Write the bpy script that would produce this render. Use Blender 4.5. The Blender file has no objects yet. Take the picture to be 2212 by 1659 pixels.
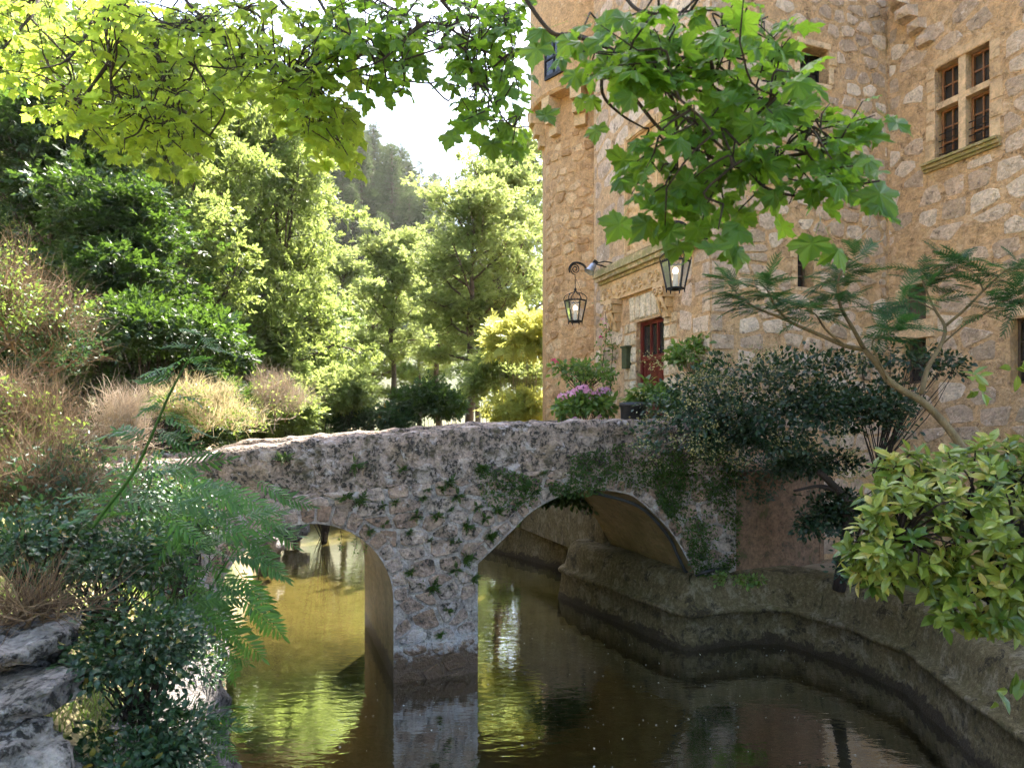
import bpy, math, random
import numpy as np
from mathutils import Vector, Matrix
R = math.radians
rng = np.random.default_rng(7)
random.seed(7)
scene = bpy.context.scene
col = scene.collection

# ---------------------------------------------------------------- camera, sky, sun, exposure
FPX, CX, HY, CZ = 1475.0, 1106.0, 915.0, 4.0        # focal length and horizon row for a 2212 x 1659 picture, eye height
cam_d = bpy.data.cameras.new('camera')
cam = bpy.data.objects.new('camera', cam_d); col.objects.link(cam)
cam.location = (0, 0, CZ); cam.rotation_euler = (R(90), 0, 0)
cam_d.sensor_width = 36; cam_d.lens = 36 * FPX / 2212; cam_d.shift_y = (HY - 829.5) / 2212
cam_d.clip_start = 0.05; cam_d.clip_end = 3000
cam_d.dof.use_dof = True; cam_d.dof.focus_distance = 11.5; cam_d.dof.aperture_fstop = 5.0
scene.camera = cam

SUN_AZ, SUN_EL = 20.0, 57.0                         # degrees right of the view direction, above the horizon
world = bpy.data.worlds.new('World'); scene.world = world; world.use_nodes = True
wn = world.node_tree.nodes; wl = world.node_tree.links
sky = wn.new('ShaderNodeTexSky'); sky.sky_type = 'NISHITA'; sky.sun_disc = False
sky.sun_elevation = R(SUN_EL); sky.sun_rotation = R(SUN_AZ); sky.air_density = 1.0; sky.dust_density = 2.5; sky.ozone_density = 1.0
bg = wn['Background']; bg.inputs['Strength'].default_value = 0.13
wl.new(sky.outputs[0], bg.inputs['Color'])
sun_d = bpy.data.lights.new('sun', 'SUN'); sun = bpy.data.objects.new('sun', sun_d); col.objects.link(sun)
sun_d.energy = 5.0; sun_d.angle = R(0.53); sun_d.color = (1.0, 0.93, 0.80)
_d = Vector((math.sin(R(SUN_AZ)) * math.cos(R(SUN_EL)), math.cos(R(SUN_AZ)) * math.cos(R(SUN_EL)), math.sin(R(SUN_EL))))
sun.rotation_euler = _d.to_track_quat('Z', 'Y').to_euler(); sun.location = (10, 30, 40)
scene.view_settings.view_transform = 'Standard'; scene.view_settings.look = 'None'
scene.view_settings.gamma = 1; scene.view_settings.use_curve_mapping = False
scene.view_settings.exposure = 2.75
scene.cycles.use_denoising = True; scene.cycles.use_adaptive_sampling = True; scene.cycles.adaptive_threshold = .03
scene.cycles.max_bounces = 6; scene.cycles.diffuse_bounces = 3; scene.cycles.glossy_bounces = 2
scene.cycles.transmission_bounces = 4; scene.cycles.transparent_max_bounces = 8
scene.cycles.sample_clamp_indirect = 6; scene.cycles.caustics_reflective = False; scene.cycles.caustics_refractive = False

# ---------------------------------------------------------------- picture -> place helpers
def ray(u, v): return np.array([(u - CX) / FPX, 1.0, (HY - v) / FPX])
CAM = np.array([0, 0, CZ], float)
def at(u, v, d): return CAM + ray(u, v) * d
def on_z(u, v, z): r = ray(u, v); return CAM + r * ((z - CZ) / r[2])
O2 = np.array([-1.829, 10.536]); A2 = np.array([math.cos(R(20)), math.sin(R(20))]); P2 = np.array([-math.sin(R(20)), math.cos(R(20))])
def B(t, s, z):                                       # bridge frame: t along the bridge, s across it, z up
    q = O2 + A2 * t + P2 * s
    return np.array([q[0], q[1], z])
def Bv(T):
    T = np.asarray(T, float)
    q = O2 + T[:, :1] * A2 + T[:, 1:2] * P2
    return np.column_stack([q, T[:, 2]])
def on_s(u, v, s):                                    # (t, z) where the line of sight meets the plane s
    r = ray(u, v); k = (s + O2 @ P2) / (r[:2] @ P2); q = CAM + r * k
    return np.array([(q[:2] - O2) @ A2, q[2]])
def on_t(u, v, t):                                    # (s, z) on the plane t
    r = ray(u, v); k = (t + O2 @ A2) / (r[:2] @ A2); q = CAM + r * k
    return np.array([(q[:2] - O2) @ P2, q[2]])
def project(P):
    P = np.atleast_2d(P); y = np.maximum(P[:, 1], 1e-3)
    return np.column_stack([CX + FPX * P[:, 0] / y, HY - FPX * (P[:, 2] - CZ) / y])
def zm(ox, oy, sc, pts):                              # points noted in an enlarged view of the photograph
    return [((ox + x / sc) * .9727, (oy + y / sc) * .9727) for x, y in pts]

# ---------------------------------------------------------------- mesh helpers
def mesh_data(name, V, F, mats, smooth=False, tint=None, uv=None, midx=None):
    V = np.asarray(V, np.float32).reshape(-1, 3)
    if not isinstance(F, list): F = [F]
    elif F and not isinstance(F[0], np.ndarray):      # list of polygons
        by = {}
        for f in F: by.setdefault(len(f), []).append(f)
        F = [np.array(x) for x in by.values()]
    F = [f for f in F if len(f)]
    me = bpy.data.meshes.new(name)
    loops = np.concatenate([f.ravel() for f in F]).astype(np.int32)
    tot = np.concatenate([np.full(len(f), f.shape[1]) for f in F]).astype(np.int32)
    start = np.concatenate([[0], np.cumsum(tot)[:-1]]).astype(np.int32)
    me.vertices.add(len(V)); me.vertices.foreach_set('co', V.ravel())
    me.loops.add(len(loops)); me.loops.foreach_set('vertex_index', loops)
    me.polygons.add(len(tot)); me.polygons.foreach_set('loop_start', start); me.polygons.foreach_set('loop_total', tot)
    me.polygons.foreach_set('use_smooth', np.full(len(tot), bool(smooth)))
    if midx is not None: me.polygons.foreach_set('material_index', np.asarray(midx, np.int32))
    if tint is not None:
        a = me.attributes.new('tint', 'FLOAT', 'POINT'); a.data.foreach_set('value', np.asarray(tint, np.float32))
    if uv is not None:
        a = me.attributes.new('leafuv', 'FLOAT_VECTOR', 'POINT')
        a.data.foreach_set('vector', np.column_stack([np.asarray(uv, np.float32), np.zeros(len(uv), np.float32)]).ravel())
    me.update(calc_edges=True)
    for m in (mats if isinstance(mats, (list, tuple)) else [mats]): me.materials.append(m)
    return me
def place(name, me, parent=None):
    o = bpy.data.objects.new(name, me); col.objects.link(o)
    if parent is not None: o.parent = parent
    return o
def ob(name, V, F, mat, parent=None, **k): return place(name, mesh_data(name, V, F, mat, **k), parent)
def tag(o, label=None, cat=None, group=None, kind=None):
    if label: o['label'] = label
    if cat: o['category'] = cat
    if group: o['group'] = group
    if kind: o['kind'] = kind
    return o
def empty(name, loc, label, cat, group=None):
    o = bpy.data.objects.new(name, None); o.empty_display_size = .2; col.objects.link(o)
    o.location = Vector([float(x) for x in loc]); bpy.context.view_layer.update() if False else None
    return tag(o, label, cat, group)
def part(name, V, F, mat, parent, **k):               # V in world space; the parent sits at its own location
    L = parent.location; q = parent.parent
    V = np.asarray(V, float).reshape(-1, 3) - np.array(L)
    while q is not None: V = V - np.array(q.location); q = q.parent
    return ob(name, V, F, mat, parent, **k)

class Mb:                                             # collects shapes into one mesh (world space)
    def __init__(s): s.V = []; s.F = []; s.n = 0; s.t = []
    def add(s, V, F, tint=0.5):
        V = np.asarray(V, float).reshape(-1, 3)
        for f in F: s.F.append(tuple(int(i) + s.n for i in f))
        s.V.append(V); s.t.append(np.full(len(V), tint)); s.n += len(V); return s
    def box(s, c, ax, ay, az, tint=.5):               # centre and three half vectors
        c, ax, ay, az = [np.asarray(q, float) for q in (c, ax, ay, az)]
        V = [c + i * ax + j * ay + k * az for i in (-1, 1) for j in (-1, 1) for k in (-1, 1)]
        return s.add(V, [(0, 1, 3, 2), (4, 6, 7, 5), (0, 4, 5, 1), (2, 3, 7, 6), (0, 2, 6, 4), (1, 5, 7, 3)], tint)
    def bbox(s, t0, t1, s0, s1, z0, z1, tint=.5):     # box in the bridge frame
        V = [B(t, q, z) for t in (t0, t1) for q in (s0, s1) for z in (z0, z1)]
        return s.add(V, [(0, 1, 3, 2), (4, 6, 7, 5), (0, 4, 5, 1), (2, 3, 7, 6), (0, 2, 6, 4), (1, 5, 7, 3)], tint)
    def tube(s, pts, rad, sides=6, tint=.5):
        V, F = tube(pts, rad, sides); return s.add(V, F, tint)
    def build(s, name, mat, parent=None, smooth=False):
        V = np.concatenate(s.V); k = dict(smooth=smooth, tint=np.concatenate(s.t))
        return part(name, V, s.F, mat, parent, **k) if parent is not None else ob(name, V, s.F, mat, None, **k)

def tube(pts, rad, sides=6):
    pts = np.asarray(pts, float); n = len(pts)
    rad = np.broadcast_to(np.asarray(rad, float), (n,)) if np.ndim(rad) < 1 or len(rad) == n else np.interp(np.linspace(0, 1, n), np.linspace(0, 1, len(rad)), rad)
    tan = np.gradient(pts, axis=0); tan /= np.linalg.norm(tan, axis=1)[:, None] + 1e-9
    up = np.array([.31, .17, .93]); V = []
    x = np.cross(tan[0], up); x /= np.linalg.norm(x) + 1e-9
    ang = np.arange(sides) * 2 * math.pi / sides
    for i in range(n):
        x = x - tan[i] * (x @ tan[i]); x /= np.linalg.norm(x) + 1e-9
        y = np.cross(tan[i], x)
        V.append(pts[i] + rad[i] * (np.cos(ang)[:, None] * x + np.sin(ang)[:, None] * y))
    V = np.concatenate(V); F = []
    for i in range(n - 1):
        for k in range(sides):
            k2 = (k + 1) % sides
            F.append((i * sides + k, i * sides + k2, (i + 1) * sides + k2, (i + 1) * sides + k))
    F.append(tuple(range(sides))[::-1]); F.append(tuple((n - 1) * sides + k for k in range(sides)))
    return V, F
def smooth_path(pts, n=8):
    pts = np.asarray(pts, float); P = np.vstack([2 * pts[0] - pts[1], pts, 2 * pts[-1] - pts[-2]]); out = []
    for i in range(1, len(P) - 2):
        for k in range(n):
            q = k / n
            out.append(.5 * ((2 * P[i]) + (-P[i - 1] + P[i + 1]) * q + (2 * P[i - 1] - 5 * P[i] + 4 * P[i + 1] - P[i + 2]) * q * q + (-P[i - 1] + 3 * P[i] - 3 * P[i + 1] + P[i + 2]) * q ** 3))
    out.append(P[-2]); return np.array(out)
def lathe(prof, center, n=48, a0=0, a1=2 * math.pi):
    prof = np.asarray(prof, float); full = abs(a1 - a0 - 2 * math.pi) < 1e-6; m = n if full else n + 1
    ang = a0 + np.arange(m) * (a1 - a0) / n
    V = np.array([[center[0] + r * math.cos(w), center[1] + r * math.sin(w), center[2] + z] for w in ang for r, z in prof]); k = len(prof); F = []
    for i in range(n):
        j = (i + 1) % m
        for q in range(k - 1): F.append((i * k + q, j * k + q, j * k + q + 1, i * k + q + 1))
    return V, F

# ---------------------------------------------------------------- materials
class N:
    def __init__(s, name):
        s.m = bpy.data.materials.new(name); s.m.use_nodes = True; s.t = s.m.node_tree; s.t.nodes.clear()
        s.out = s.t.nodes.new('ShaderNodeOutputMaterial')
    def n(s, typ, ins=None, **props):
        x = s.t.nodes.new('ShaderNode' + typ)
        for k, v in props.items(): setattr(x, k, v)
        for k, v in (ins or {}).items():
            i = x.inputs[k]
            if isinstance(v, bpy.types.NodeSocket): s.t.links.new(v, i)
            else: i.default_value = (*v, 1) if isinstance(v, tuple) and len(v) == 3 and i.type == 'RGBA' else v
        return x
    def ramp(s, fac, stops, interp='LINEAR'):
        x = s.n('ValToRGB', {'Fac': fac}); e = x.color_ramp.elements; x.color_ramp.interpolation = interp
        while len(e) < len(stops): e.new(.5)
        for k, (p, c) in enumerate(stops):
            e[k].position = p; e[k].color = (*c, 1) if isinstance(c, tuple) else (c, c, c, 1)
        return x.outputs[0]
    def mix(s, fac, a, b, mode='MIX'):
        x = s.n('Mix', data_type='RGBA', blend_type=mode)
        for idx, v in ((0, fac), (6, a), (7, b)):
            if isinstance(v, bpy.types.NodeSocket): s.t.links.new(v, x.inputs[idx])
            else: x.inputs[idx].default_value = (*v, 1) if isinstance(v, tuple) else v
        return x.outputs[2]
    def math(s, op, a, b=0., c=0., clamp=False):
        x = s.n('Math', {0: a, 1: b, 2: c}, operation=op, use_clamp=clamp); return x.outputs[0]
    def noise(s, vec, scale, detail=4, rough=.55, dist=0.):
        return s.n('TexNoise', {'Vector': vec, 'Scale': scale, 'Detail': detail, 'Roughness': rough, 'Distortion': dist}).outputs['Fac']
    def attr(s, name): return s.n('Attribute', attribute_name=name)
    def pos(s): return s.n('NewGeometry').outputs['Position']
    def bump(s, h, strength, dist, normal=None):
        d = {'Height': h, 'Strength': strength, 'Distance': dist}
        if normal is not None: d['Normal'] = normal
        return s.n('Bump', d).outputs[0]
    def done(s, surf): s.t.links.new(surf, s.out.inputs['Surface']); return s.m
    def principled(s, **k):
        return s.n('BsdfPrincipled', {a.replace('_', ' '): b for a, b in k.items()}).outputs[0]

def stone_mat(name, c1, c2, c3, dark=None, light=None, dark_amt=.5, light_amt=.5, bump=.5, moss=None, moss_amt=0., mscale=2.2, wet=False, con=1.):
    m = N(name); p = m.pos(); t = m.attr('tint').outputs['Fac']
    base = m.ramp(t, [(0, c1), (.5, c2), (1, c3)])
    nc = m.n('TexNoise', {'Vector': p, 'Scale': mscale * 2.2, 'Detail': 4., 'Roughness': .68, 'Distortion': .3}); n4 = nc.outputs['Fac']
    ch = m.n('SeparateColor', {0: nc.outputs['Color']}); n1, n5 = ch.outputs[1], ch.outputs[2]
    n2 = m.noise(p, 19, 3, .65)
    c = m.mix(1., base, m.ramp(n1, [(.3, .72), (.7, 1.22)]), 'MULTIPLY')
    c = m.mix(1., c, m.ramp(n2, [(.26, 1 - .58 * con), (.5, 1.0), (.75, 1 + .32 * con)]), 'MULTIPLY')
    if dark: c = m.mix(m.math('MULTIPLY', m.ramp(n4, [(1 - dark_amt - .06, 0.), (1 - dark_amt + .05, 1.)]), m.ramp(n2, [(.4, 0.), (.55, 1.)])), c, dark)
    if light: c = m.mix(m.ramp(n5, [(1 - light_amt - .03, 0.), (1 - light_amt + .06, .8)]), c, light)
    if moss: c = m.mix(m.ramp(n1, [(moss_amt - .08, .85), (moss_amt + .05, 0.)]), c, moss)
    if wet:
        z = m.math('ADD', m.n('SeparateXYZ', {0: p}).outputs[2], m.math('MULTIPLY', m.math('SUBTRACT', n4, .5), .9))
        c = m.mix(m.ramp(z, [(.42, 0.), (.5, .55), (.85, .0)]), c, (.55, .52, .52)); c = m.mix(m.ramp(z, [(.34, .9), (.44, 0.)]), c, (.105, .060, .030))
    h = m.math('ADD', n2, m.math('MULTIPLY', n4, .9))
    return m.done(m.principled(Base_Color=c, Roughness=.92, Normal=m.bump(h, bump, .06)))

def leaf_mat(name, c1, c2, trans, tfac=.5, rough=.5, spec=.35, veins=False, odd=None):
    m = N(name); t = m.math('ADD', m.attr('tint').outputs['Fac'], m.math('MULTIPLY', m.math('SUBTRACT', m.n('ObjectInfo').outputs['Random'], .5), .35 if veins else 0.))
    c = m.ramp(t, [(0, c1), (.9, c2), (1, odd or c2)])
    p = m.pos(); c = m.mix(1., c, m.ramp(m.noise(p, 1.3, 3), [(.3, .78), (.7, 1.22)]), 'MULTIPLY')
    tc = m.mix(1., m.ramp(t, [(0, tuple(x * .75 for x in trans)), (.9, trans), (1, odd or trans)]), m.ramp(m.noise(p, 2., 3), [(.3, .8), (.7, 1.15)]), 'MULTIPLY')
    if veins:
        uv = m.n('SeparateXYZ', {0: m.attr('leafuv').outputs['Vector']}); x, y = uv.outputs[0], uv.outputs[1]
        ax = m.math('ABSOLUTE', x); best = None
        for a in (0, 42, 82):
            q = m.math('ABSOLUTE', m.math('SUBTRACT', m.math('MULTIPLY', ax, math.cos(R(a))), m.math('MULTIPLY', y, math.sin(R(a)))) if a else ax)
            best = q if best is None else m.math('MINIMUM', best, q)
        side = m.math('ABSOLUTE', m.math('SUBTRACT', m.math('FRACT', m.math('MULTIPLY', m.math('ADD', m.math('MULTIPLY', ax, -.8), y), 7.)), .5))
        v = m.math('MAXIMUM', m.ramp(best, [(.006, 1.), (.018, 0.)]), m.ramp(side, [(.02, .4), (.07, 0.)]))
        bl = m.ramp(m.noise(p, 55, 3, .7), [(.62, 0.), (.70, .55)]); c = m.mix(bl, c, (.16, .11, .03)); tc = m.mix(bl, tc, (.20, .14, .03))
        c = m.mix(m.math('MULTIPLY', v, .5), c, tuple(min(1, x * 2.0 + .02) for x in c2)); tc = m.mix(m.math('MULTIPLY', v, .55), tc, tuple(x * .6 for x in trans))
    b = m.principled(Base_Color=c, Roughness=rough, Specular_IOR_Level=spec)
    tr = m.n('BsdfTranslucent', {'Color': tc}).outputs[0]
    return m.done(m.n('MixShader', {0: tfac, 1: b, 2: tr}).outputs[0])
def plain(name, c, rough=.6, metal=0., var=.25, scale=8., bump=0., spec=.5):
    m = N(name); p = m.pos(); n1 = m.noise(p, scale, 6, .6)
    cc = m.mix(1., c, m.ramp(n1, [(.3, 1 - var), (.7, 1 + var)]), 'MULTIPLY')
    k = dict(Base_Color=cc, Roughness=rough, Metallic=metal, Specular_IOR_Level=spec)
    if bump: k['Normal'] = m.bump(m.noise(p, scale * 4, 5), bump, .02)
    return m.done(m.principled(**k))

M = {}
M['castle_stone'] = stone_mat('castle_stone', (0.449, 0.321, 0.226), (0.592, 0.424, 0.308), (0.734, 0.580, 0.451), dark=(0.204, 0.145, 0.105), light=(0.734, 0.600, 0.495), dark_amt=.38, light_amt=.38, con=.55, bump=.8, mscale=2.6)
M['castle_render'] = stone_mat('castle_render', (0.535, 0.325, 0.168), (0.599, 0.378, 0.206), (0.642, 0.417, 0.235), dark=(0.235, 0.145, 0.080), light=(0.706, 0.485, 0.302), dark_amt=.42, light_amt=.42, con=.5, bump=1.0, mscale=2.0)
M['tower_stone'] = stone_mat('tower_stone', (0.385, 0.209, 0.092), (0.578, 0.344, 0.168), (0.706, 0.475, 0.269), dark=(0.235, 0.141, 0.071), light=(0.728, 0.524, 0.336), dark_amt=.38, light_amt=.36, con=.5, bump=.75, mscale=2.6)
M['ashlar'] = stone_mat('ashlar', (0.543, 0.391, 0.238), (0.621, 0.474, 0.315), (0.679, 0.558, 0.399), dark=(0.330, 0.233, 0.145), light=(0.698, 0.586, 0.442), dark_amt=.32, light_amt=.35, bump=.22)
M['dressed'] = stone_mat('dressed_stone', (0.556, 0.359, 0.202), (0.642, 0.436, 0.260), (0.706, 0.504, 0.319), dark=(0.278, 0.175, 0.101), light=(0.728, 0.533, 0.353), dark_amt=.38, light_amt=.36, con=.5, bump=.4)
M['carved'] = stone_mat('carved', (0.525, 0.326, 0.168), (0.609, 0.403, 0.216), (0.651, 0.451, 0.256), dark=(0.315, 0.202, 0.112), dark_amt=.36, con=.5, bump=.3)
M['cornice'] = stone_mat('cornice', (0.374, 0.292, 0.144), (0.462, 0.346, 0.180), (0.550, 0.410, 0.252), dark=(0.220, 0.173, 0.096), dark_amt=.45, bump=.4, moss=(0.264, 0.238, 0.084), moss_amt=.5)
M['bridge_stone'] = stone_mat('bridge_stone', (0.315, 0.200, 0.140), (0.399, 0.285, 0.223), (0.462, 0.360, 0.307), dark=(0.047, 0.040, 0.032), light=(0.473, 0.410, 0.391), dark_amt=.46, light_amt=.38, bump=.85, mscale=1.9, wet=True)
M['bridge_mortar'] = stone_mat('bridge_mortar', (0.304, 0.255, 0.228), (0.347, 0.290, 0.260), (0.399, 0.340, 0.307), dark=(0.074, 0.060, 0.047), light=(0.473, 0.420, 0.400), dark_amt=.42, light_amt=.45, bump=.8, wet=True)
M['parapet_stone'] = stone_mat('parapet_stone', (0.326, 0.235, 0.167), (0.378, 0.280, 0.223), (0.452, 0.370, 0.326), dark=(0.037, 0.030, 0.024), light=(0.483, 0.420, 0.400), dark_amt=.52, light_amt=.40, bump=1.1, moss=(0.074, 0.060, 0.028), moss_amt=.40)
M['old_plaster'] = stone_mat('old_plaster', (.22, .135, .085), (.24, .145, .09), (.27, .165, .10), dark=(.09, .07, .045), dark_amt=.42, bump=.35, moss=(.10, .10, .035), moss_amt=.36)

def concrete_mat():
    m = N('stained_concrete'); p = m.pos(); z = m.n('SeparateXYZ', {0: p}).outputs[2]
    nc = m.n('TexNoise', {'Vector': p, 'Scale': 2.6, 'Detail': 6., 'Roughness': .72, 'Distortion': .4}); n1 = nc.outputs['Fac']; ch = m.n('SeparateColor', {0: nc.outputs['Color']}); n4, n5 = ch.outputs[1], ch.outputs[2]
    n2 = m.noise(p, 16, 4, .75); n3 = m.noise(p, 60, 2, .6)
    st = m.n('Mapping', {'Vector': p, 'Scale': (7., 7., .5)}).outputs[0]; streak = m.noise(st, 1.6, 4, .65)
    c = m.ramp(n2, [(.3, (.062, .046, .021)), (.5, (.125, .096, .047)), (.7, (.20, .16, .092))])
    c = m.mix(m.ramp(n4, [(.52, 0.), (.58, .85)]), c, m.ramp(n2, [(.35, (.13, .10, .06)), (.65, (.26, .215, .145))]))
    c = m.mix(m.ramp(streak, [(.50, 0.), (.66, .45)]), c, (.060, .056, .014))
    c = m.mix(m.math('MULTIPLY', m.ramp(n1, [(.54, 0.), (.60, 1.)]), m.ramp(n2, [(.42, 0.), (.5, .9)])), c, (.03, .023, .013))
    c = m.mix(m.ramp(n3, [(.62, 0.), (.68, .8)]), c, (.02, .016, .010))
    band = m.math('ADD', z, m.math('MULTIPLY', m.math('SUBTRACT', n1, .5), .9))
    c = m.mix(m.ramp(band, [(.11, .9), (.16, 0.)]), c, m.ramp(n3, [(.4, (.022, .015, .009)), (.7, (.06, .042, .025))]))
    c = m.mix(m.math('MULTIPLY', m.ramp(z, [(1.05, 0.), (1.2, 1.)]), m.ramp(n5, [(.40, 0.), (.55, .95)])), c, (.030, .034, .010))
    h = m.math('ADD', m.math('MULTIPLY', n2, 1.), m.math('MULTIPLY', n3, .5))
    return m.done(m.principled(Base_Color=c, Roughness=.85, Specular_IOR_Level=.2, Normal=m.bump(h, .6, .04)))
M['concrete'] = concrete_mat()
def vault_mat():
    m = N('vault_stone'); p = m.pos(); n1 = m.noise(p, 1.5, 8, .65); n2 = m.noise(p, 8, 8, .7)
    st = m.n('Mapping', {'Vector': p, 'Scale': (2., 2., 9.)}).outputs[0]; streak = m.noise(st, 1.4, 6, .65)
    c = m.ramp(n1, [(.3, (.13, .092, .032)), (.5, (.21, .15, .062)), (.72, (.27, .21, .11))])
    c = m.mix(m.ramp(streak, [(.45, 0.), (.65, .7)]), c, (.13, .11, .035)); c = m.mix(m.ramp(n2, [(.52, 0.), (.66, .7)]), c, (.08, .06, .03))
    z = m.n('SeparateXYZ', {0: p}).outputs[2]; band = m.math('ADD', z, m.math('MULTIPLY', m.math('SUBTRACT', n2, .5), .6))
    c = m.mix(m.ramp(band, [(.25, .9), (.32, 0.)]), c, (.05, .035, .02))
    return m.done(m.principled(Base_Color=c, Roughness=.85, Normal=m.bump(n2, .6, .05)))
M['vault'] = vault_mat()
def water_mat():
    m = N('canal_water'); p = m.pos()
    w = m.n('Mapping', {'Vector': p, 'Rotation': (0, 0, R(-14)), 'Scale': (1.1, 2.6, 1.)}).outputs[0]
    n1 = m.noise(w, 2.6, 2, .5, .4); n2 = m.noise(w, 9., 2, .5, .3)
    h = m.math('ADD', m.math('MULTIPLY', n1, 1.), m.math('MULTIPLY', n2, .22))
    nn = m.bump(h, .10, .04)
    fr = m.n('Fresnel', {'IOR': 1.36, 'Normal': nn}).outputs[0]
    fr = m.math('MULTIPLY', fr, .58, clamp=True)
    gl = m.n('BsdfGlossy', {'Color': (1., 1., 1.), 'Roughness': .015, 'Normal': nn}).outputs[0]
    tr = m.n('BsdfTransparent', {'Color': (.50, .52, .36)}).outputs[0]
    return m.done(m.n('MixShader', {0: fr, 1: tr, 2: gl}).outputs[0])
M['water'] = water_mat()
def ground_mat():
    m = N('ground_soil'); p = m.pos(); z = m.n('SeparateXYZ', {0: p}).outputs[2]
    n1 = m.noise(p, .35, 6, .6); n2 = m.noise(p, 3.5, 8, .7); n3 = m.noise(p, 22, 4)
    grass = m.ramp(n2, [(.3, (.05, .075, .02)), (.55, (.11, .13, .04)), (.75, (.26, .22, .10))])
    dirt = m.ramp(n2, [(.3, (.16, .11, .065)), (.7, (.36, .27, .17))])
    c = m.mix(m.ramp(n1, [(.42, 0.), (.58, 1.)]), grass, dirt)
    silt = m.ramp(n2, [(.36, (.012, .013, .007)), (.5, (.042, .045, .025)), (.68, (.12, .12, .075))])
    silt = m.mix(m.ramp(m.noise(p, 6.5, 8, .75, .5), [(.47, 0.), (.6, .85)]), silt, (.02, .02, .011))
    lit_sand = m.ramp(n2, [(.3, (.26, .185, .09)), (.7, (.52, .38, .21))])  # sunlight on the bed beyond the bridge put into a brighter golden colour
    yy = m.math('ADD', m.n('SeparateXYZ', {0: p}).outputs[1], m.math('MULTIPLY', n1, 4.))
    silt = m.mix(m.ramp(m.math('MULTIPLY', yy, .05), [(.72, 0.), (.86, 1.)]), silt, lit_sand)
    c = m.mix(m.ramp(m.math('MULTIPLY', m.n('SeparateXYZ', {0: p}).outputs[1], .01), [(.45, 0.), (.7, 1.)]), c, m.ramp(n2, [(.3, (.035, .045, .02)), (.7, (.085, .095, .045))]))
    c = m.mix(m.ramp(z, [(.0, 0.), (.3, 1.)]), silt, c)
    return m.done(m.principled(Base_Color=c, Roughness=.95, Normal=m.bump(m.math('ADD', n2, m.math('MULTIPLY', n3, .4)), .6, .08)))
M['ground'] = ground_mat()
M['iron'] = plain('wrought_iron', (.022, .021, .022), .55, .6, .3, 30, .2)
M['rust_iron'] = plain('rusty_iron', (.06, .045, .04), .7, .4, .4, 30, .3)
M['zinc'] = plain('grey_bell_metal', (.34, .36, .40), .45, .7, .2, 20)
M['red_paint'] = plain('dark_red_paint', (.12, .014, .011), .42, 0, .25, 6, .1)
M['brown_wood'] = plain('varnished_wood', (.23, .095, .035), .5, 0, .3, 12, .2)
M['dark_wood'] = plain('weathered_shutter_wood', (.10, .062, .04), .75, 0, .4, 9, .3)
M['pot'] = plain('black_planter', (.018, .019, .022), .55, 0, .25, 6)
M['verdigris'] = plain('green_painted_metal', (.045, .055, .022), .6, 0, .35, 14, .2)
M['hose'] = plain('black_hose', (.02, .02, .02), .5, 0, .2, 10)
def bark_mat(name, c1, c2, sc=1.):
    m = N(name); p = m.pos(); st = m.n('Mapping', {'Vector': p, 'Scale': (9. * sc, 9. * sc, 2. * sc)}).outputs[0]
    n1 = m.noise(st, 2., 8, .7, .5); n2 = m.noise(p, 3, 5)
    c = m.mix(1., m.ramp(n1, [(.3, c1), (.7, c2)]), m.ramp(n2, [(.3, .7), (.7, 1.25)]), 'MULTIPLY')
    return m.done(m.principled(Base_Color=c, Roughness=.9, Normal=m.bump(n1, .7, .03)))
M['bark'] = bark_mat('tree_bark', (.045, .034, .024), (.13, .10, .07))
M['bark_pale'] = bark_mat('pale_bark', (.14, .10, .055), (.27, .20, .115), 2.)
M['bark_dark'] = bark_mat('dark_twig_bark', (.018, .012, .010), (.055, .036, .026), 3.)
M['twig_dry'] = leaf_mat('dry_twigs', (.075, .05, .033), (.22, .155, .10), (.22, .15, .09), .2, .8, .1)
M['twig_grey'] = leaf_mat('dry_grey_twigs', (.26, .20, .15), (.50, .41, .31), (.36, .27, .19), .15, .8, .1)
M['straw'] = leaf_mat('dry_grass_blades', (.26, .20, .11), (.52, .44, .28), (.55, .46, .25), .35, .8, .1)
def glass_mat(name, c, rough=.08):
    m = N(name); p = m.pos()
    c2 = m.mix(1., c, m.ramp(m.noise(p, 3, 3), [(.3, .7), (.7, 1.3)]), 'MULTIPLY')
    return m.done(m.principled(Base_Color=c2, Roughness=rough, Specular_IOR_Level=.6, Normal=m.bump(m.noise(p, 2.5, 2), .12, .05)))
M['dark_glass'] = glass_mat('dark_window_glass', (.03, .026, .024))
def lamp_glass():
    m = N('lantern_glass'); g = m.n('BsdfGlossy', {'Color': (1., 1., 1.), 'Roughness': .05}).outputs[0]
    t = m.n('BsdfTransparent', {'Color': (.93, .90, .86)}).outputs[0]; d = m.n('BsdfDiffuse', {'Color': (.72, .66, .6)}).outputs[0]
    a = m.n('MixShader', {0: m.n('Fresnel', {'IOR': 1.45}).outputs[0], 1: t, 2: g}).outputs[0]
    return m.done(m.n('MixShader', {0: .22, 1: a, 2: d}).outputs[0])
M['lamp_glass'] = lamp_glass()
def emit(name, c, k):
    m = N(name); return m.done(m.n('Emission', {'Color': c, 'Strength': k}).outputs[0])
M['bulb'] = emit('lit_bulb', (1., .80, .50), 4.)
M['frosted'] = plain('frosted_white_glass', (.75, .75, .75), .4, 0, .05)

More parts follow.
